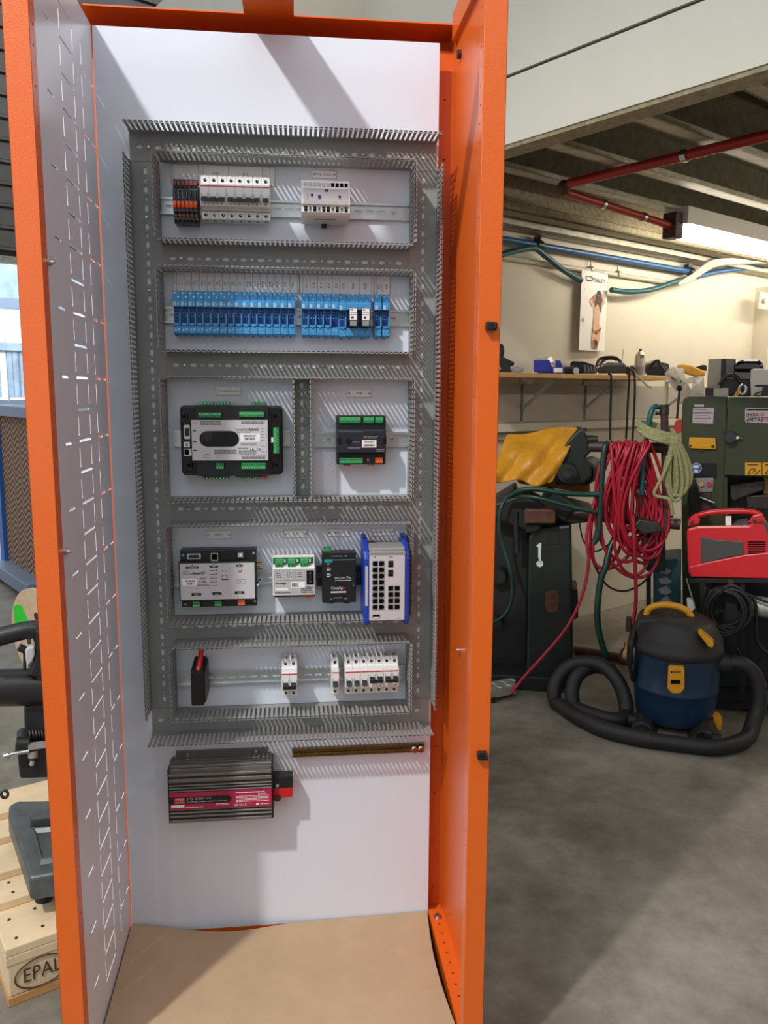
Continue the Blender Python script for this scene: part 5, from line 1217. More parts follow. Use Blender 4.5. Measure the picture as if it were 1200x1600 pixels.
b = B(); b.tube(pl.path([(1048, 700, -.1), (1030, 740, -.11), (1018, 768, -.1), (1040, 776, -.1), (1046, 800, -.09)], 6), .008, 7); b.build('tail', 'rope', t)
# green hoses
t = thing('green_hose', 'dark green hose looped over the brown pipe and hanging to the floor', 'hose', pl(940, 700, -.1))
b = B(); b.tube(pl.path([(953, 704, .0), (950, 692, -.06), (943, 696, -.09), (939, 730, -.1), (936, 790, -.1), (932, 830, -.1), (925, 843, -.1)], 8), .0125, 8); b.build('loop', 'hose_green', t)
b = B(); b.tube(pl.path([(965, 830, -.02), (951, 855, -.05), (944, 880, -.08), (936, 900, -.1), (931, 940, -.12), (933, 975, -.12), (944, 1014, -.12)], 8), .014, 8); b.build('hanging_end', 'hose_green', t)
t = thing('green_hose', 'pair of dark green hoses crossing the machine below the tarpaulin', 'hose', pl(800, 770, -.1))
b = B(); b.tube(pl.path([(796, 774, -.06), (815, 762, -.1), (840, 760, -.11), (880, 766, -.11), (912, 768, -.1), (935, 768, -.1)], 8), .012, 8); b.tube(pl.path([(796, 772, -.06), (830, 772, -.1), (860, 778, -.11), (895, 788, -.11), (930, 795, -.1)], 8), .009, 8); b.build('run', 'hose_green', t, kind='stuff')
b = B(); b.tube(pl.path([(795, 772, -.06), (784, 790, -.09), (782, 820, -.1), (789, 850, -.1), (800, 885, -.12), (803, 910, -.12), (798, 938, -.12), (785, 955, -.12), (768, 964, -.1)], 8), .0075, 8); b.build('thin_run', 'hose_green', t)
t = thing('green_hose', 'short teal hose bent over the top of the brown post', 'hose', pl(1015, 660, -.03)); b = B(); b.tube(pl.path([(1026, 634, -.02), (1019, 638, -.03), (1014, 650, -.04), (1011, 668, -.04), (1008, 690, -.04), (1003, 715, -.06), (1000, 770, -.05)], 8), .012, 8); b.build('tube', 'hose_teal', t)
t = thing('thin_cable', 'thin black cable sagging below the red hose coil', 'cable', pl(950, 900, .05)); b = B(); b.tube(pl.path([(905, 815, -.02), (912, 845, -.02), (930, 860, -.02), (952, 850, 0)], 8), .004, 6); b.tube(pl.path([(920, 860, .02), (932, 890, .04), (950, 918, .04), (975, 927, .04), (1000, 918, .04), (1020, 900, .04)], 8), .005, 6); b.build('cable', 'cable_black', t, kind='stuff')
# tread plate and floor pipe
p = at_z(786, 1072, -.04); t = thing('tread_plate_step', 'bright chequered tread plate step beside the orange post', 'tread plate', (p.x, p.y, FLOOR))
b = B(); P_ = [at_z(760, 1082, -.045), at_z(806, 1072, -.045), at_z(804, 1058, -.045), at_z(760, 1066, -.045)]; b.hexa([q - Vector((0, 0, .035)) for q in P_] + P_); b.build('plate', 'tread_plate', t)
for i in range(6):
    for j in range(2):
        q = P_[0].lerp(P_[1], (i + .5)/6).lerp(P_[3].lerp(P_[2], (i + .5)/6), .3 + .45*j); d = Vector((.018, .018 if (i + j) % 2 else -.018, 0)); b = B(); b.bar(q - d*.7, q + d*.7, .006, .004); b.build('tread', 'tread_plate', t)
b = B()
for sx in (.15, .85): q = P_[0].lerp(P_[2], sx); b.box(q.x - .02, q.x + .02, q.y - .02, q.y + .02, FLOOR, -.075)
b.build('support', 'mach_dark', t, kind='stuff')
b = B(); q0 = at_z(898, 1018, FLOOR + .012); q1 = at_z(985, 1034, FLOOR + .012); b.cyl(q0 + Vector((0, 0, .012)), q1 + Vector((0, 0, .012)), .022, 10); tag(b.build('floor_pipe', 'rusty'), 'rusty pipe lying on the floor behind the blue vacuum', 'pipe')

# ---------------------------------------------------------------- blue shop vacuum
pv = Plane(1052, 1128); c = pv.o
VC = thing('shop_vacuum', 'blue and black wet and dry vacuum with yellow handle', 'vacuum cleaner', c, pv.rz)
b = B(); b.lathe([(.145, .03), (.158, .05), (.166, .12), (.170, .165), (.173, .17), (.170, .176), (.171, .28), (.172, .335)], c, 36); b.build('drum', 'vac_blue', VC)
b = B(); b.lathe([(.174, .318), (.180, .325), (.180, .352), (.175, .356), (.175, .384), (.166, .396), (.158, .412), (.142, .445), (.11, .468), (.06, .476), (.01, .478)], c, 36); b.build('lid', 'vac_black', VC)
b = B(); pv.prism(b, [(992, 972), (1000, 958), (1050, 957), (1086, 968), (1105, 1000), (1000, 990)], -.09, .09); b.build('motor_cover', 'vac_black', VC, bevel=.015)
b = B(); b.tube(pv.path([(1010, 962, -.02), (1014, 950, -.02), (1030, 944, -.02), (1055, 945, -.02), (1074, 953, -.02), (1082, 966, -.02)], 6), .014, 10); b.build('handle', 'vac_yellow', VC)
b = B(); pv.prism(b, [(1090, 972), (1095, 971), (1114, 988), (1112, 994), (1106, 992)], -.17, -.10); b.build('switch_cover', 'vac_yellow', VC, bevel=.003)
b = B(); pv.prism(b, [(1046, 1022), (1048, 1019), (1068, 1020), (1070, 1023), (1070, 1052), (1064, 1059), (1052, 1059), (1045, 1052)], -.195, -.165); lt = b.build('latch', 'vac_yellow', VC, bevel=.003)
b = B(); pv.box(b, 1050, 1039, 1064, 1044, -.199, -.195); b.build('latch_slot', 'hole', lt)
b = B(); [pv.box(b, 1050.5 + 2.5*k, 1025.5, 1052.2 + 2.5*k, 1028.5, -.1965, -.195) for k in range(6)]; b.build('lettering', 'ink', lt, kind='stuff')
for pts, d in (([(986, 1128), (992, 1108), (1006, 1101), (1020, 1108), (1034, 1134), (1030, 1142), (990, 1142)], -.19), ([(1066, 1140), (1084, 1120), (1096, 1110), (1110, 1114), (1122, 1140), (1118, 1150), (1080, 1150)], -.215)):
    b = B(); pv.prism(b, pts, d, d + .16); ft = b.build('caster_foot', 'vac_black', VC, bevel=.008); cx = sum(p[0] for p in pts)/len(pts); b = B(); b.tube(pv.path([(cx - 9, 1134, d - .003), (cx - 8, 1118, d - .003), (cx, 1112, d - .003), (cx + 6, 1120, d - .003), (cx + 8, 1136, d - .003)], 5), .007, 6); b.build('rib', 'rubber', ft)
for px, py, d in ((990, 1136, -.12), (1116, 1152, -.20)): q = pv(px, py, d); q.z = FLOOR + .028; b = B(); b.cyl(q - pv.r*.016, q + pv.r*.016, .028, 14); b.build('caster', 'rubber', VC)
b = B(); pv.prism(b, [(1113, 1111), (1122, 1112), (1128, 1120), (1126, 1134), (1121, 1134)], -.05, .0); b.build('tool_clip', 'vac_yellow', VC)
b = B(); b.cyl(pv(1114, 1036, -.02), pv(1142, 1033, -.02), .034, 16); b.cyl(pv(1126, 1034, -.02), pv(1136, 1033, -.02), .040, 16); b.build('hose_inlet', 'vac_black', VC)
hpts = [(1142, 1033, -.02), (1162, 1036, -.02), (1180, 1056, -.02), (1186, 1086, -.03), (1178, 1114, -.06), (1155, 1144, -.18), (1115, 1156, -.28), (1060, 1160, -.30), (1000, 1162, -.30), (950, 1158, -.26), (905, 1140, -.16), (876, 1105, -.06), (867, 1075, -.02), (880, 1050, .02), (905, 1040, .04), (940, 1042, .02), (966, 1062, -.02), (980, 1095, -.06), (975, 1124, -.12), (955, 1138, -.15), (928, 1130, -.12), (905, 1105, -.08), (896, 1078, -.05), (902, 1056, .0), (925, 1048, .06), (955, 1058, .1)]
hpw = smooth_path([pv(*p) for p in hpts], 6)
hpw = [Vector((p.x, p.y, max(p.z, FLOOR + .032))) for p in hpw]
b = B(); b.tube(hpw, .0315, 12); hs = b.build('hose', 'hose_black', VC)
b = B(); 
q0, q1 = hpw[50], hpw[57]; b.tube(hpw[46:60], .0335, 12); b.build('cuff', 'vac_black', VC)
b = B()
for k in range(5): b.tube(pv.path([(996 - k*2, 966 + k*3, -.06 + k*.015), (990 - k, 1000, -.08), (987 - k, 1030, -.08 + k*.01), (991, 1056 - k*3, -.07), (996, 1010, -.1)], 6), .006, 6)
b.build('power_cord', 'cable_black', VC, kind='stuff')
b = B(); pv.box(b, 978, 966, 986, 985, -.02, .03); b.build('cord_hook', 'vac_black', VC)

# ---------------------------------------------------------------- red welder on its trolley
pw = Plane(1165, 1120, P=at_z(1165, 1112, FLOOR))
WD = thing('welding_machine', 'red portable welding machine with carry handle on a black trolley', 'welder', pw(1150, 905), pw.rz)
pts = [(1072, 826), (1090, 821), (1170, 820), (1178, 812), (1190, 808), (1205, 822), (1230, 850), (1232, 904), (1080, 901), (1075, 895)]
b = B(); n = len(pts); b.add([pw(x, y, 0) for x, y in pts] + [pw(x, y + (26 if y < 860 else 0), 0) + pw.n*.26 for x, y in pts], [list(range(n))[::-1], list(range(n, 2*n))] + [(i, (i+1) % n, n + (i+1) % n, n + i) for i in range(n)]); b.build('case', 'welder_red', WD, bevel=.012)
b = B(); b.tube(pw.path([(1076, 820, .05), (1084, 810, .05), (1110, 803, .05), (1150, 801, .05), (1178, 803, .05), (1190, 809, .05)], 6), .012, 10); b.build('handle', 'welder_red', WD)
b = B(); pw.prism(b, [(1074, 823), (1076, 815), (1088, 806), (1094, 812), (1092, 819)], 0, .02); pw.prism(b, [(1168, 817), (1176, 806), (1190, 803), (1202, 822)], 0, .02); b.build('handle_boss', 'welder_red', WD, bevel=.004, kind='stuff')
b = B(); pw.prism(b, [(1095, 838), (1120, 843), (1160, 846), (1164, 866), (1130, 872), (1096, 882)], -.006, .0); b.build('side_panel', 'welder_grey', WD, bevel=.003)
for k in range(6): b = B(); pw.box(b, 1168.5, 846 + k*3.5, 1196, 847.4 + k*3.5, -.004, .0); b.build('vent_slot', 'hole', WD)
b = B(); pw.prism(b, [(1076, 885), (1110, 877), (1165, 866), (1232, 860), (1232, 904), (1080, 901)], -.01, .0); b.build('lower_skirt', 'welder_red', WD, bevel=.006)
for px, py in ((1081, 816), (1179, 814)): q = pw(px, py, -.012); b = B(); b.cyl(q, q + pw.n*.01, .007, 8); b.build('screw', 'dark_steel', WD)
b = B(); pw.prism(b, [(1190, 812), (1204, 820), (1232, 850), (1220, 850), (1200, 835)], -.006, .0); b.build('corner_guard', 'welder_grey', WD)
b = B(); pw.box(b, 1133, 809, 1142, 826, .03, .06); b.build('plug', 'paper', WD)
TR = thing('welder_trolley', 'black steel trolley with wheels under the red welder', 'trolley', pw.o, pw.rz)
b = B(); pw.box(b, 1078, 903, 1232, 910, -.01, .3); b.build('top_deck', 'black_matt', TR)
b = B(); pw.box(b, 1092, 1098, 1232, 1106, -.02, .3); b.build('bottom_deck', 'black_matt', TR)
for px, d in ((1098, .0), (1160, .02), (1225, .0), (1110, .28), (1215, .28)): b = B(); b.bar(pw(px, 908, d), pw(px, 1100, d), .03, .02); b.build('upright', 'black_matt', TR)
b = B(); pw.box(b, 1110, 912, 1228, 1096, .2, .22); b.build('rear_panel', 'mach_dark', TR)
for px, py, d in ((1186, 1118, -.02), (1150, 1108, .25)):
    q = pw(px, py, d); q.z = FLOOR + .045; b = B(); b.cyl(q - pw.r*.012, q + pw.r*.012, .045, 20); wh = b.build('wheel', 'rubber', TR); b = B(); b.cyl(q - pw.r*.016, q + pw.r*.016, .022, 14); b.build('hub', 'mid_grey', wh)
    b = B(); b.bar(q + Vector((0, 0, .0)) - pw.r*.02, q + Vector((0, 0, .07)) - pw.r*.02, .006, .03); b.build('fork', 'zinc_dull', TR)
for px in (1090, 1228): q = pw(px, 1100, .3); q.z = FLOOR + .1; b = B(); b.cyl(q - pw.r*.02, q + pw.r*.02, .1, 24); b.build('wheel', 'rubber', TR)
b = B(); b.cyl(pw(1170, 950, .05), pw(1230, 958, .05), .045, 20); b.build('gas_bottle', 'zinc_dull', TR)
b = B(); pw.prism(b, [(1138, 902), (1146, 902), (1147, 926), (1141, 927)], -.06, -.05); b.build('cable_hook', 'rusty', TR)
b = B(); pw.box(b, 1134, 926, 1152, 980, -.03, -.01); b.build('hook_plate', 'black_matt', TR)
CB = thing('welding_leads', 'coil of black welding leads hanging under the red welder', 'cable', pw(1140, 930, -.06))
r = random.Random(3); pts = []
for k in range(6):
    cx, cy, rx, ry = 1139 + r.uniform(-5, 5), 946 + r.uniform(-4, 6), r.uniform(24, 32), r.uniform(28, 36); dd = -.05 - r.uniform(0, .05)
    for s_ in range(14): a = 2*PI*s_/14; pts.append(pw(cx + rx*math.sin(a), cy - ry*math.cos(a), dd))
b = B(); b.tube(smooth_path(pts, 3), .0085, 7); b.build('coil', 'cable_black', CB)
b = B(); b.tube(pw.path([(1165, 930, -.04), (1180, 940, -.03), (1182, 990, -.02), (1190, 1010, -.02), (1215, 1030, -.02)], 6), .008, 7); b.tube(pw.path([(1120, 960, -.03), (1125, 990, -.02), (1150, 1010, -.02), (1160, 1030, -.02)], 6), .006, 6); b.build('loose_end', 'cable_black', CB, kind='stuff')
b = B(); b.tube(pw.path([(1165, 925, -.02), (1200, 940, -.02), (1230, 948, -.02)], 6), .006, 6); b.build('loose_end', 'cable_black', CB)
# electrode clamp and rods bundle left of trolley
t = thing('electrode_holder', 'grey welding clamps and rods standing behind the vacuum lid', 'welding clamp', pw(1095, 1000, .02))
b = B(); b.bar(pw(1097, 972, .02), pw(1100, 918, .02), .022, .012); b.build('clamp_jaw', 'zinc_dull', t); b = B(); b.bar(pw(1102, 975, .0), pw(1113, 924, .02), .022, .012); b.build('clamp_jaw', 'mid_grey', t); b = B(); pw.prism(b, [(1073, 936), (1082, 938), (1086, 950), (1080, 958), (1074, 950)], 0, .04); b.build('earth_clamp', 'paper', t)
b = B(); b.cyl(pw(1072, 905, .02), pw(1092, 975, .02), .004, 6); b.build('rod', 'zinc_dull', t)
b = B(); pw.prism(b, [(1120, 1012), (1128, 1012), (1128, 1022), (1119, 1022)], -.04, .0); b.build('red_plug', 'red', t)
pc = Plane(1050, 1075); t = thing('teal_crate', 'dark teal plastic crate with cables behind the yellow vacuum handle', 'crate', pc.o, pc.rz)
b = B(); pc.prism(b, [(1022, 1075), (1020, 875), (1064, 872), (1062, 1075)], 0, .25); b.build('shell', 'teal_crate', t, bevel=.006)
r = random.Random(8)
for k in range(5): y = 888 + k*16; b = B(); pc.prism(b, [(1030 + r.uniform(-2, 3), y), (1042, y - 4 + r.uniform(-3, 3)), (1050, y + 4), (1042, y + 9), (1032, y + 7)], -.008, 0); b.build('torn_label', 'mid_grey', t)
b = B(); pc.box(b, 1010, 900, 1017, 1075, -.02, .02); b.build('corner_post', 'black_matt', t)

# ---------------------------------------------------------------- green metal bandsaw
ps = Plane(0, 0, P=at_d(1120, 900, 4.25)); ps.o.z = FLOOR
BS = thing('metal_bandsaw', 'large green metal-cutting bandsaw cabinet with yellow warning plates', 'bandsaw', ps.o, ps.rz)
def sgreen(pts, d0, d1, name, m='saw_green', bevel=.006): b = B(); ps.prism(b, pts, d0, d1); return b.build(name, m, BS, bevel=bevel)
sgreen([(1066, 632), (1069, 623), (1077, 619), (1137, 620), (1134, 742), (1131, 1085), (1068, 1085), (1064, 720)], 0, .4, 'left_cabinet')
sgreen([(1138, 620), (1240, 622), (1240, 746), (1130, 742)], -.03, .4, 'door')
sgreen([(1128, 742), (1137, 742), (1136, 1085), (1126, 1085)], .0, .05, 'door_frame')
sgreen([(1136, 870), (1240, 872), (1240, 1085), (1136, 1085)], .0, .4, 'lower_cabinet', 'saw_green')
sgreen([(1136, 745), (1240, 748), (1240, 875), (1136, 870)], .36, .4, 'recess_back', 'dark_steel')
sgreen([(1138, 826), (1170, 822), (1170, 862), (1138, 866)], .05, .3, 'vise_base', 'mid_grey'); sgreen([(1140, 760), (1196, 752), (1196, 768), (1146, 786), (1140, 780)], .08, .2, 'blade_guide', 'dark_steel'); sgreen([(1162, 838), (1240, 836), (1240, 866), (1164, 866)], .02, .3, 'table', 'grey_pl'); sgreen([(1165, 778), (1240, 776), (1240, 800), (1168, 800)], .1, .3, 'arm', 'dark_steel'); sgreen([(1194, 750), (1215, 750), (1215, 778), (1194, 778)], .15, .3, 'guide_post', 'ply')
b = B(); ps.box(b, 1138, 862, 1165, 872, .0, .1); b.build('yellow_strip', 'yellow_sign', BS)
o = sgreen([(1083, 638), (1116, 637), (1114, 662), (1082, 661)], -.003, 0, 'data_plate', 'sign_pink', 0)
b = B(); ps.box(b, 1083, 645, 1115, 646, -.005, -.003); b.build('print', 'ink', o); sgreen([(1085, 632), (1100, 632), (1100, 635.5), (1085, 635.5)], -.003, 0, 'data_plate', 'sign_pink', 0)
b = B()
for k in range(5): ps.box(b, 1085, 639.5 + k*4.4, 1105 + (k % 2)*6, 640.5 + k*4.4, -.0045, -.003)
b.build('print', 'ink_grey', o, kind='stuff')
o = sgreen([(1077, 684), (1079, 683), (1118, 684), (1119, 700), (1118, 702), (1078, 700), (1076.5, 697)], -.02, 0, 'door_latch_plate', 'yellow_sign', .003); b = B()
b.cyl(ps(1079, 696, -.02), ps(1079, 696, -.026), .006, 8); b.cyl(ps(1114, 697, -.02), ps(1114, 697, -.026), .008, 8); b.build('latch_screw', 'rusty', o, kind='stuff')
sgreen([(1088, 701), (1102, 702), (1099, 705), (1092, 705)], -.008, 0, 'latch_tongue', 'rusty', 0)
sgreen([(1074, 723), (1119, 724), (1119, 745), (1074, 742)], -.02, 0, 'control_box', 'black_matt', .003)
q = ps(1088, 731, -.023); b = B(); b.cyl(q, q - ps.n*.003, 8.5*ps.m, 24); o = b.build('mandatory_sign', 'sign_blue', BS); b = B(); q2 = ps(1088, 731, -.027); b.tube([q2 + (ps.r*math.cos(2*PI*i/20) + Vector((0, 0, 1))*math.sin(2*PI*i/20))*7.6*ps.m for i in range(20)], .0018, 4, closed=True); ps.prism(b, [(1083, 728), (1085, 726), (1091, 726), (1093, 728), (1093, 731), (1083, 731)], -.0275, -.0265); ps.prism(b, [(1085, 733), (1091, 733), (1091, 736), (1088, 738), (1085, 736)], -.0275, -.0265); b.build('pictogram', 'ink_white', o, kind='stuff')
sgreen([(1088, 747), (1115, 746), (1114, 768), (1090, 769)], -.012, 0, 'switch_plate', 'mid_grey', .002)
for px, m in ((1096, 'ply'), (1108, 'sign_red')): q = ps(px, 756, -.012); b = B(); b.cyl(q, q - ps.n*.014, .012, 14); b.build('push_button', m, BS)
sgreen([(1092, 770), (1112, 770), (1110, 805), (1094, 805)], -.01, 0, 'cover_plate', 'pipe_brown', .002)
b = B(); b.cyl(ps(1094, 776, -.03), ps(1114, 783, -.05), .007, 8); b.cyl(ps(1112, 782, -.05), ps(1116, 784, -.05), .012, 8); b.build('crank', 'steel', BS)
q = ps(1141, 682, -.03); b = B(); b.cyl(q, q - ps.n*.05, 9.5*ps.m, 16, 8*ps.m); b.build('door_knob', 'black_gloss', BS); b = B(); b.cyl(ps(1152, 683, -.03), ps(1152, 683, -.06), .008, 8); b.cyl(ps(1152, 683, -.05), ps(1160, 684, -.05), .004, 8); b.build('key', 'steel', BS)
o = sgreen([(1164, 639), (1166, 637), (1235, 638), (1235, 662), (1166, 660), (1164, 658)], -.034, -.03, 'brand_plate', 'sign_pink', 0)
b = B(); ps.box(b, 1167, 639, 1230, 641, -.036, -.034); b.build('plate_band', 'ink', o)
b = B(); ps.text(b, 'HAF', 1176.5, 647.5, 5, -.036, width=13, bold=1); ps.text(b, 'METAL', 1180, 655.5, 5, -.036, width=20, bold=1); b.tube(ps.path([(1167, 645, -.035), (1167, 650, -.035), (1171, 651.5, -.035), (1225, 652, -.035)], 5), .0015, 4); b.tube(ps.path([(1167, 654, -.035), (1167, 658, -.035), (1171, 659.5, -.035)], 5), .0015, 4); b.build('lettering', 'ink', o, kind='stuff')
b = B(); ps.text(b, 'CO', 1188, 647.5, 5, -.036, width=9, bold=1); ps.text(b, 'MASTER', 1206, 655.5, 5, -.036, width=28, bold=1); b.build('red_lettering', 'sign_red', o, kind='stuff')
for x0 in (1164, 1191): o = sgreen([(x0, 722), (x0 + 25.5, 722), (x0 + 25.5, 742), (x0, 741)], -.034, -.03, 'warning_sign', 'yellow_sign', 0); b = B(); b.tube(ps.path([(x0 + 5, 738, -.035), (x0 + 10, 732, -.035), (x0 + 16, 733, -.035), (x0 + 12, 737, -.035)], 4), .0022, 4); ps.prism(b, [(x0 + 4, 739), (x0 + 9, 739), (x0 + 9, 740), (x0 + 4, 740)], -.035, -.034); ps.prism(b, [(x0 + 13, 739.5), (x0 + 17, 739), (x0 + 23, 733), (x0 + 24, 734), (x0 + 18, 740)], -.035, -.034); ps.box(b, x0 + 4, 724.5, x0 + 20, 726, -.035, -.034); b.build('pictogram', 'ink', o, kind='stuff')
# grinder shield left of the saw
t = thing('quick_vise_handle', 'red handled lever with black ball knob beside the green saw', 'lever', ps(1060, 680, .1)); b = B(); b.cyl(ps(1056, 655, .1), ps(1060, 608, .1), .006, 8); b.build('rod', 'dark_steel', t); b = B(); b.ball(ps(1060, 606, .1), .016, 10); b.build('ball_knob', 'black_gloss', t); b = B(); ps.prism(b, [(1053, 660), (1058, 656), (1066, 657), (1066, 676), (1056, 678), (1052, 672)], .05, .15); b.build('handle', 'sign_red', t, bevel=.004)
pg = Plane(1085, 1085); t = thing('leather_apron', 'dark grey leather apron hanging on the front of the green saw', 'apron', ps(1085, 810, -.05)); b = B(); ps.prism(b, [(1078, 752), (1086, 748), (1092, 760), (1091, 800), (1086, 812), (1078, 806), (1075, 775)], -.06, -.02); b.build('cloth', 'black_matt', t, bevel=.01)
# things on top of the saw
tz = ps(1100, 619).z
def top_plane(px, d): P = ps(px, 619, d); P.z = tz; return Plane(0, 0, P=P)
pt_ = top_plane(1115, .3); t = thing('beige_cabinet', 'tall beige metal box standing on top of the green saw', 'box', pt_.o); b = B(); pt_.prism(b, [(1104, 619), (1107, 561), (1127, 560), (1126, 619)], 0, .12); b.build('front', 'beige_box', t, bevel=.003); b = B(); pt_.prism(b, [(1127, 560), (1150, 561), (1148, 619), (1126, 619)], .02, .14); b.build('side', 'dark_steel', t); b = B(); pt_.prism(b, [(1135, 561), (1148, 562), (1146, 600), (1134, 590)], .01, .02); b.build('grey_flap', 'mid_grey', t)
pt_ = top_plane(1170, .25); t = thing('bench_grinder', 'glossy black domed machine standing on the saw behind the white bag', 'machine', pt_.o); b = B(); pt_.prism(b, [(1146, 582), (1147, 570), (1152, 564), (1162, 562), (1185, 562), (1193, 567), (1194, 582)], 0, .2); b.build('dome', 'black_gloss', t, bevel=.02); b = B(); pt_.prism(b, [(1148, 582), (1190, 582), (1190, 592), (1148, 592)], .02, .15); b.build('collar', 'mid_grey', t); b = B(); pt_.prism(b, [(1124, 606), (1132, 592), (1172, 592), (1174, 619), (1130, 619)], .0, .18); b.build('base', 'black_pl', t, bevel=.006); b = B(); b.tube(pt_.path([(1124, 602, -.03), (1132, 590, -.03), (1142, 586, -.03), (1152, 590, -.03), (1158, 600, -.03)], 6), .010, 8); b.build('cord', 'dark_steel', t)
pt_ = top_plane(1120, .03); t = thing('small_box', 'small grey box and dark block on the front edge of the saw top', 'box', pt_.o); b = B(); pt_.prism(b, [(1115, 619), (1115, 607), (1138, 606), (1138, 619)], 0, .06); b.build('carton', 'beige_box', t); b = B(); pt_.prism(b, [(1102, 619), (1102, 606), (1115, 606), (1115, 619)], 0, .06); b.build('block', 'pipe_brown', t)
pt_ = top_plane(1158, .02); t = thing('eye_bolt', 'steel eye bolt with yellow tag on the saw top', 'eye bolt', pt_.o); q = pt_(1160, 609); b = B(); b.tube([q + (pt_.r*math.cos(2*PI*i/16)*5*pt_.m + Vector((0, 0, 1))*math.sin(2*PI*i/16)*7.5*pt_.m) for i in range(16)], .007, 8, closed=True); b.build('ring', 'steel', t); b = B(); pt_.prism(b, [(1146, 619), (1153, 607), (1156, 609), (1153, 619)], -.01, .0); b.build('tag', 'yellow_sign', t)
pt_ = top_plane(1190, .12); t = thing('white_bag', 'white paper bag standing on the green saw top', 'bag', pt_.o); b = B(); pt_.prism(b, [(1173, 619), (1173, 577), (1180, 576), (1230, 577), (1230, 619)], 0, .1); b.build('bag', 'paper', t, bevel=.008)
pt_ = top_plane(1190, .0); t = thing('dial_stand', 'small black stand in front of the white bag', 'stand', pt_.o); b = B(); pt_.prism(b, [(1178, 603), (1184, 601), (1225, 601), (1225, 604), (1182, 605)], 0, .03); pt_.prism(b, [(1192, 604), (1200, 604), (1202, 619), (1188, 619)], 0, .03); b.tube(pt_.path([(1190, 612, 0), (1181, 615, 0), (1180, 618, 0), (1188, 618.5, 0)], 4), .004, 6); b.build('frame', 'black_pl', t, kind='stuff')
# ================================================================ left side: doorway, cooler, spool, saw on pallet
mat('pad_brown', '6A4A38', .8)
def pad_material():
    m = MATS['pad_brown']; nt = m.node_tree; b = nt.nodes['Principled BSDF']
    tc = nt.nodes.new('ShaderNodeTexCoord'); mp = nt.nodes.new('ShaderNodeMapping'); mp.inputs['Scale'].default_value = (1, 1, 1)
    nt.links.new(tc.outputs['Object'], mp.inputs['Vector'])
    dt = nt.nodes.new('ShaderNodeVectorMath'); dt.operation = 'DOT_PRODUCT'; dt.inputs[1].default_value = (-UY, UX, 0); nt.links.new(mp.outputs[0], dt.inputs[0])
    sp_ = nt.nodes.new('ShaderNodeSeparateXYZ'); nt.links.new(mp.outputs[0], sp_.inputs[0])
    def mth(op, a, b_=None, c_=None):
        n = nt.nodes.new('ShaderNodeMath'); n.operation = op
        for i_, x in enumerate((a, b_, c_)):
            if x is None: continue
            if isinstance(x, (int, float)): n.inputs[i_].default_value = x
            else: nt.links.new(x, n.inputs[i_])
        return n.outputs[0]
    zig = mth('PINGPONG', dt.outputs['Value'], .09)
    ph_ = mth('MULTIPLY_ADD', zig, .55, sp_.outputs[2])
    wv = mth('MULTIPLY_ADD', mth('SINE', mth('MULTIPLY', ph_, 2*PI/.042)), .5, .5)
    class _w: pass
    w = _w(); w.outputs = {'Fac': wv}
    r = nt.nodes.new('ShaderNodeValToRGB'); r.color_ramp.elements[0].color = lin('4A3428'); r.color_ramp.elements[1].color = lin('A88468'); nt.links.new(w.outputs['Fac'], r.inputs[0]); nt.links.new(r.outputs[0], b.inputs['Base Color'])
    bp = nt.nodes.new('ShaderNodeBump'); bp.inputs['Strength'].default_value = .6; bp.inputs['Distance'].default_value = .01; nt.links.new(w.outputs['Fac'], bp.inputs['Height']); nt.links.new(bp.outputs['Normal'], b.inputs['Normal'])
pad_material()
mat('steel_blue', '2A5FA8', .4); mat('frame_grey', '7F8CA0', .45, .2)
mat('spool_wood', 'D9B995', .7, noise=(14, .12)); mat('tag_green', '35D834', .5)
mat('pallet_wood', 'D8BE98', .75, noise=(7, .16), bump=(60, .2, .002)); mat('pallet_edge', 'B98A55', .75, noise=(10, .15)); mat('brand', '4A2E1E', .8)
mat('saw_black', '1E1F1F', .42, noise=(10, .15)); mat('saw_cast', '565A58', .4, .3, noise=(16, .3)); mat('cord_orange', 'D8542A', .5)

# doorway wall with roller curtain
DV = 5.6
zb = at_v(20, 412, DV).z
rd = struct(uvbox(B(), -1.5, 2.6, DV + .02, DV + .05, zb + .10, 8).build('door_1', 'roller'))
z = zb + .10; k = 0
ph = at_v(20, 300, DV).z - at_v(20, 334, DV).z
while z < 5.2:
    b = B(); uvbox(b, -1.5, 2.6, DV - .012, DV + .02, z + ph*.1, z + ph*.92); o = b.build('slat', 'roller', rd, bevel=.01)
    b = B(); uvbox(b, -1.5, 2.6, DV - .03, DV + .0, z - ph*.02, z + ph*.1); b.build('slat_hook', 'roller', rd); z += ph; k += 1
b = B(); uvbox(b, -1.5, 2.6, DV - .05, DV + .05, zb, zb + .05); b.build('bottom_bar', 'galv', rd); b = B(); uvbox(b, -1.5, 2.6, DV - .02, DV + .03, zb + .05, zb + .10); b.build('rubber_seal', 'black_matt', rd)
struct(uvbox(B(), -8, -1.5, DV, DV + .15, FLOOR, 8).build('wall_left', 'wall_lower'))
struct(uvbox(B(), 2.6, 6.2, DV, DV + .15, FLOOR, 8).build('wall_far', 'wall_lower'))
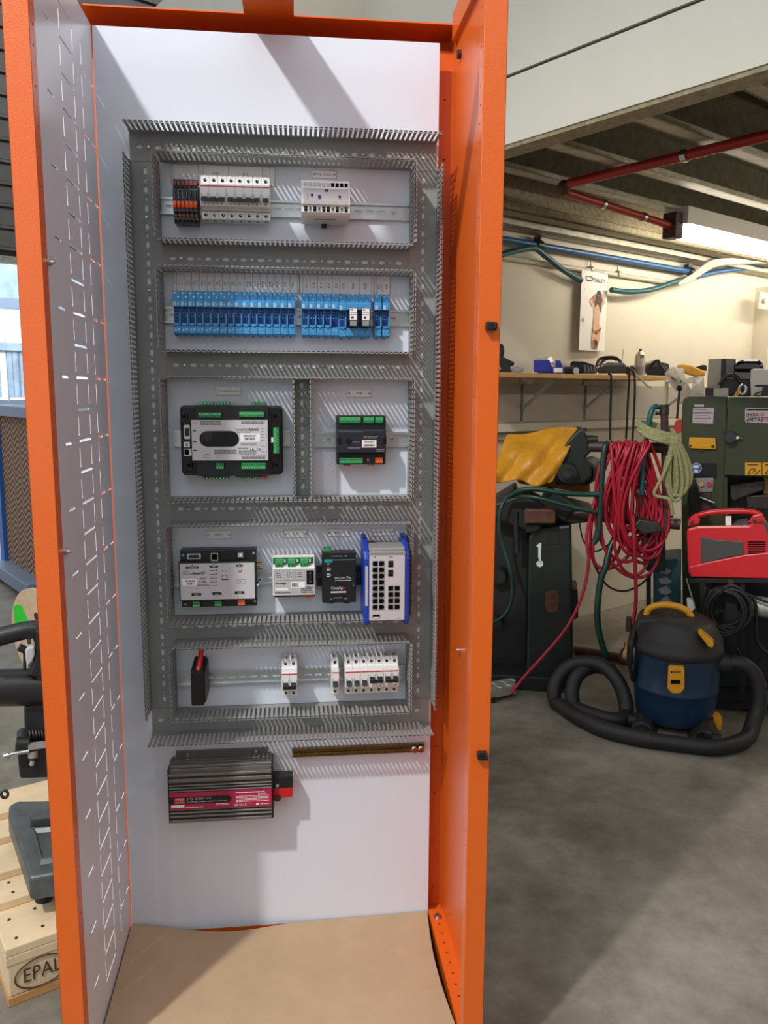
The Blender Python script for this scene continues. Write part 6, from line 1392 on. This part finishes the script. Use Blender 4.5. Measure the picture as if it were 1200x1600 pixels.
# white yard wall outside
OV = 9.0
def oz(py): return at_v(20, py, OV).z
yw = struct(uvbox(B(), -5, 7, OV, OV + .2, FLOOR, oz(484)).build('yard_wall', 'outside_white'))
uvbox(B(), -5, 7, OV - .06, OV, oz(548), oz(536)).build('stain_band', 'outside_stain', yw)
uvbox(B(), -5, 7, OV - .12, OV, oz(645), oz(626)).build('ledge', 'frame_grey', yw)
u0 = uvz(at_v(-40, 520, OV))[0]; pw_ = .62
for k in range(14): uvbox(B(), u0 - 4 + k*pw_, u0 - 4 + k*pw_ + pw_ - .02, OV - .03, OV, oz(625), oz(485)).build('wall_panel', 'outside_white', yw)
for k, px in enumerate((-6, 12, 20, 27)): u = uvz(at_v(px, 560, OV))[0]; b = B(); uvbox(b, u - .02, u + .03 + .02*k, OV - .034, OV - .03, oz(620), oz(550)); b.build('stain', 'outside_stain', yw)
bk = struct(uvbox(B(), -5, 7, OV + .6, OV + .8, FLOOR, oz(400)).build('neighbour_wall', 'outside_stain')); uvbox(B(), -5, 7, OV + .3, OV + .6, oz(482), oz(462)).build('gutter', 'frame_grey', bk)
# evaporative cooler pad in a steel frame
PU = .6
def pu_(px, py): return at_u(px, py, PU)
CL = thing('cooling_pad_unit', 'brown honeycomb cooling pad in a blue and grey steel frame', 'cooling unit', (pu_(30, 900).x, pu_(30, 900).y, FLOOR))
zt = pu_(20, 650).z; v0, v1 = uvz(pu_(70, 900))[1], uvz(pu_(9, 800))[1]
uvbox(B(), PU, PU + .12, v0, v1, FLOOR + .12, zt).build('pad', 'pad_brown', CL)
uvbox(B(), PU - .06, PU + .16, v0, v1 + .4, zt, zt + (pu_(20, 634).z - zt)).build('top_rail', 'frame_grey', CL, bevel=.004)
uvbox(B(), PU - .03, PU + .12, v1, v1 + .10, FLOOR, zt).build('post', 'steel_blue', CL, bevel=.004)
uvbox(B(), PU - .12, PU + .12, v0, v1 + .5, FLOOR + .03, FLOOR + .12).build('bottom_rail', 'frame_grey', CL, bevel=.004)
for k in range(4): vv = v0 + (v1 - v0)*(k + .5)/4; uvbox(B(), PU - .05, PU + .05, vv - .04, vv + .04, FLOOR, FLOOR + .03).build('foot', 'frame_grey', CL)
# cable spool
psl = Plane(45, 1062); r_ = 72*psl.m; c = psl(54, 986); c.z = FLOOR + r_
ax = (psl.n*.45 + psl.r*.89).normalized(); ax.z = 0; sd = ax.cross(Vector((0, 0, 1)))
SPL = thing('cable_spool', 'pale wooden cable spool with fluorescent green tag', 'cable spool', (c.x, c.y, FLOOR))
b = B(); b.cyl(c, c + ax*.02, r_, 40); b.build('flange', 'spool_wood', SPL); b = B(); b.cyl(c + ax*.32, c + ax*.34, r_, 40); b.build('flange', 'spool_wood', SPL); b = B(); b.cyl(c + ax*.02, c + ax*.32, r_*.45, 24); b.build('core', 'spool_wood', SPL)
def sf(a, q, o=-.002): return c - sd*a*r_*-1*-1 + Vector((0, 0, 1))*q*r_ + ax*o
for a, q, rr in ((0, 0, .14), (-.12, .42, .085), (-.48, -.04, .085), (.25, -.2, .085), (.4, .2, .085)):
    p = c + sd*(-a)*r_ + Vector((0, 0, q*r_)); b = B(); b.cyl(p - ax*.003, p + ax*.004, rr*r_, 14); o = b.build('bore', 'rusty' if rr < .1 else 'hole', SPL)
def spoly(name, pts, m): n = len(pts); P = [c + sd*(-a)*r_ + Vector((0, 0, q*r_)) for a, q in pts]; b = B(); b.add([p - ax*.005 for p in P] + [p - ax*.001 for p in P], [list(range(n)), list(range(n, 2*n))[::-1]] + [(i, (i+1) % n, n + (i+1) % n, n + i) for i in range(n)]); b.build(name, m, SPL)
spoly('green_tag', [(.30, .02), (.24, .26), (.50, .58), (.84, .48), (.80, -.02), (.5, -.12)], 'tag_green'); spoly('grey_sticker', [(-.72, .42), (-.55, .66), (-.38, .40), (-.52, .16)], 'frame_grey')
b = B(); b.tube([at_z(x, y, FLOOR + .006) for x, y in ((-30, 1080), (5, 1085), (40, 1083), (110, 1072))], .007, 7); tag(b.build('floor_cable', 'cord_orange'), 'orange cable lying on the floor behind the black saw', 'cable')

# pallet
PT = FLOOR + .144; C0 = at_z(9, 1490, PT); ang = math.radians(29); e1 = Vector((math.cos(ang), math.sin(ang), 0)); e2 = Vector((-math.sin(ang), math.cos(ang), 0))
C0 = C0 + e2*.012
PLT = thing('wooden_pallet', 'pale wooden pallet with branded EPAL corner block under the black saw', 'pallet', (C0.x, C0.y, FLOOR), ang)
def pb(b, a0, a1, d0, d1, z0, z1): 
    f = lambda a, d, z: C0 + e1*a + e2*d + Vector((0, 0, z - PT)); return b.hexa([f(a0, d0, z0), f(a1, d0, z0), f(a1, d1, z0), f(a0, d1, z0), f(a0, d0, z1), f(a1, d0, z1), f(a1, d1, z1), f(a0, d1, z1)])
F0 = FLOOR; LEN = 1.2
for d0, w_ in ((0, .145), (.19, .1), (.3275, .145), (.51, .1), (.655, .145)): pb(B(), 0, LEN, d0, d0 + w_, F0 + .122, F0 + .144).build('deck_board', 'pallet_wood', PLT, bevel=.003)
for a0 in (0, .5275, 1.055): pb(B(), a0, a0 + .145, 0, .8, F0 + .1, F0 + .122).build('stringer_board', 'pallet_wood', PLT, bevel=.002)
for a0 in (0, .5275, 1.055):
    for d0 in (.002, .3275, .653): pb(B(), a0 + .003, a0 + .142, d0, d0 + .145, F0 + .022, F0 + .1).build('block', 'pallet_wood', PLT, bevel=.004)
for d0 in (0, .3275, .655): pb(B(), 0, LEN, d0, d0 + .145, F0, F0 + .022).build('bottom_board', 'pallet_edge', PLT, bevel=.002)
fc = lambda a, z: C0 + e1*a - e2*.0008 + Vector((0, 0, F0 + z - PT))
b = B(); put_text(b, 'EPAL', .034, fc(.077, .064), right=e1, width=.082)
b.tube([fc(.074 + .058*math.cos(2*PI*i/28), .062 + .036*math.sin(2*PI*i/28)) for i in range(28)], .0016, 4, closed=True); b.build('brand_mark', 'brand', PLT)
b = B()
NAIL = B().cyl((0, 0, 0), (0, 0, .0015), .004, 8).mesh('nail', 'dark_steel')
for a0, d0 in ((.03, .03), (.03, .11), (.09, .04), (.09, .12), (.06, .22), (.06, .27)): inst('nail', NAIL, PLT, C0 + e1*a0 + e2*d0)
# chop saw on the pallet
pq = Plane(60, 1392, z=PT + .03)
SW_ = thing('metal_cutting_saw', 'black metal-cutting saw with grip handle and grey cast base', 'saw', (pq.o.x, pq.o.y, PT), pq.rz)
def T(px, py, d=0): return pq(px, py, d)
gz = lambda px, py, z: at_z(px, py, z)
zt_ = PT + .115
tp = [gz(x, y, zt_) for x, y in ((46, 1371), (100, 1362), (118, 1250), (26, 1251), (14, 1258), (13, 1272))]
b = B(); n = len(tp); b.add([p for p in tp] + [Vector((p.x, p.y, PT + .055)) + (Vector((pq.o.x, pq.o.y, 0)) - Vector((p.x, p.y, 0)))*-.03 for p in tp], [list(range(n)), list(range(n, 2*n))[::-1]] + [(i, (i+1) % n, n + (i+1) % n, n + i) for i in range(n)]); b.build('base_casting', 'saw_cast', SW_, bevel=.008, seg=3)
tr = [gz(x, y, zt_ + .001) for x, y in ((62, 1352), (100, 1346), (108, 1290), (48, 1294))]; cen = sum(tr, Vector())/4
b = B(); b.add(tr + [p + (cen - p)*.12 + Vector((0, 0, .008)) for p in tr] + [p + (cen - p)*.2 + Vector((0, 0, .008)) for p in tr] + [p + (cen - p)*.3 for p in tr], [(i, (i+1) % 4, 4 + (i+1) % 4, 4 + i) for i in range(4)] + [(4 + i, 4 + (i+1) % 4, 8 + (i+1) % 4, 8 + i) for i in range(4)] + [(8 + i, 8 + (i+1) % 4, 12 + (i+1) % 4, 12 + i) for i in range(4)]); b.build('tray_rim', 'saw_cast', SW_)
b = B(); b.hexa([gz(x, y, zt_) for x, y in ((48, 1294), (110, 1288), (112, 1268), (46, 1272))] + [gz(x, y, zt_ + .03) for x, y in ((49, 1280), (110, 1274), (110, 1266), (47, 1270))]); b.build('tray_step', 'saw_cast', SW_, bevel=.004)
for px, py in ((57, 1396), (24, 1290), (100, 1385)):
    p = gz(px, py, PT + .03); b = B(); b.lathe([(.02, 0), (.024, .03), (.024, .062)], (p.x + .01, p.y + .02, PT), 14); b.build('rubber_foot', 'rubber', SW_)
b = B(); pq.prism(b, [(28, 1216), (34, 1210), (110, 1205), (110, 1258), (33, 1262)], .16, .3); b.build('vise_body', 'saw_black', SW_, bevel=.005)
b = B(); b.cyl(T(26, 1203, .16), T(46, 1203, .16), .018, 16); b.build('vise_screw_housing', 'saw_black', SW_)
b = B(); pts = []
for k in range(80): a = k*.9; pts.append(T(48 + k*.75, 1197, .2) + Vector((0, 0, 1))*math.sin(a)*.014 + pq.n*math.cos(a)*.014)
b.tube(pts, .0035, 6); b.build('spring', 'dark_steel', SW_)
b = B(); b.cyl(T(20, 1215, .14), T(48, 1210, .14), .006, 8); b.cyl(T(5, 1220, .14), T(14, 1217, .14), .009, 10); b.cyl(T(14, 1217, .14), T(22, 1214, .14), .004, 8); b.build('vise_handle', 'steel', SW_)
b = B(); b.cyl(T(54, 1222, .15), T(54, 1212, .15), .013, 10); b.cyl(T(54, 1228, .15), T(52, 1236, .15), .006, 8); b.build('clamp_bolt', 'zinc_dull', SW_)
b = B(); b.bar(T(46, 1205, .15), T(110, 1196, .15), .02, .012); b.build('fence', 'zinc_dull', SW_)
b = B(); pq.prism(b, [(41, 1150), (110, 1140), (110, 1208), (42, 1208)], .2, .34); b.build('column', 'saw_black', SW_, bevel=.006)
b = B(); b.cyl(T(-25, 1124, .22), T(110, 1118, .22), 31*pq.m, 28); b.build('motor_body', 'saw_black', SW_)
q = T(2, 1106, .22 - 31*pq.m*.75); b = B(); b.cyl(q, q + pq.n*.02, .011, 14); b.build('brush_cap', 'saw_cast', SW_)
b = B(); b.tube(pq.path([(-30, 1044, .2), (-5, 1033, .2), (20, 1026, .2), (45, 1020, .2), (64, 1020, .2), (74, 1036, .2), (76, 1062, .2), (74, 1100, .2)], 6), .024, 12); b.build('grip_handle', 'saw_black', SW_)
b = B(); pq.prism(b, [(58, 1015), (110, 1012), (110, 1100), (46, 1092), (56, 1066), (61, 1040)], .17, .24); b.build('blade_guard', 'saw_black', SW_, bevel=.006)
b = B(); pq.prism(b, [(41, 1048), (46, 1044), (57, 1041), (58, 1054), (54, 1066), (45, 1076), (43, 1066)], .165, .2); b.build('trigger_bracket', 'grey_pl', SW_, bevel=.004)
b = B(); b.cyl(T(31, 1045, .18), T(42, 1050, .18), .010, 10); b.cyl(T(41, 1050, .18), T(41, 1084, .18), .004, 8); b.build('trigger', 'saw_black', SW_)
b = B(); b.tube([T(7 + 5.5*math.cos(2*PI*i/14), 1270 + 6*math.sin(2*PI*i/14), .1) for i in range(14)], .004, 6, closed=True); b.build('lifting_ring', 'dark_steel', SW_)
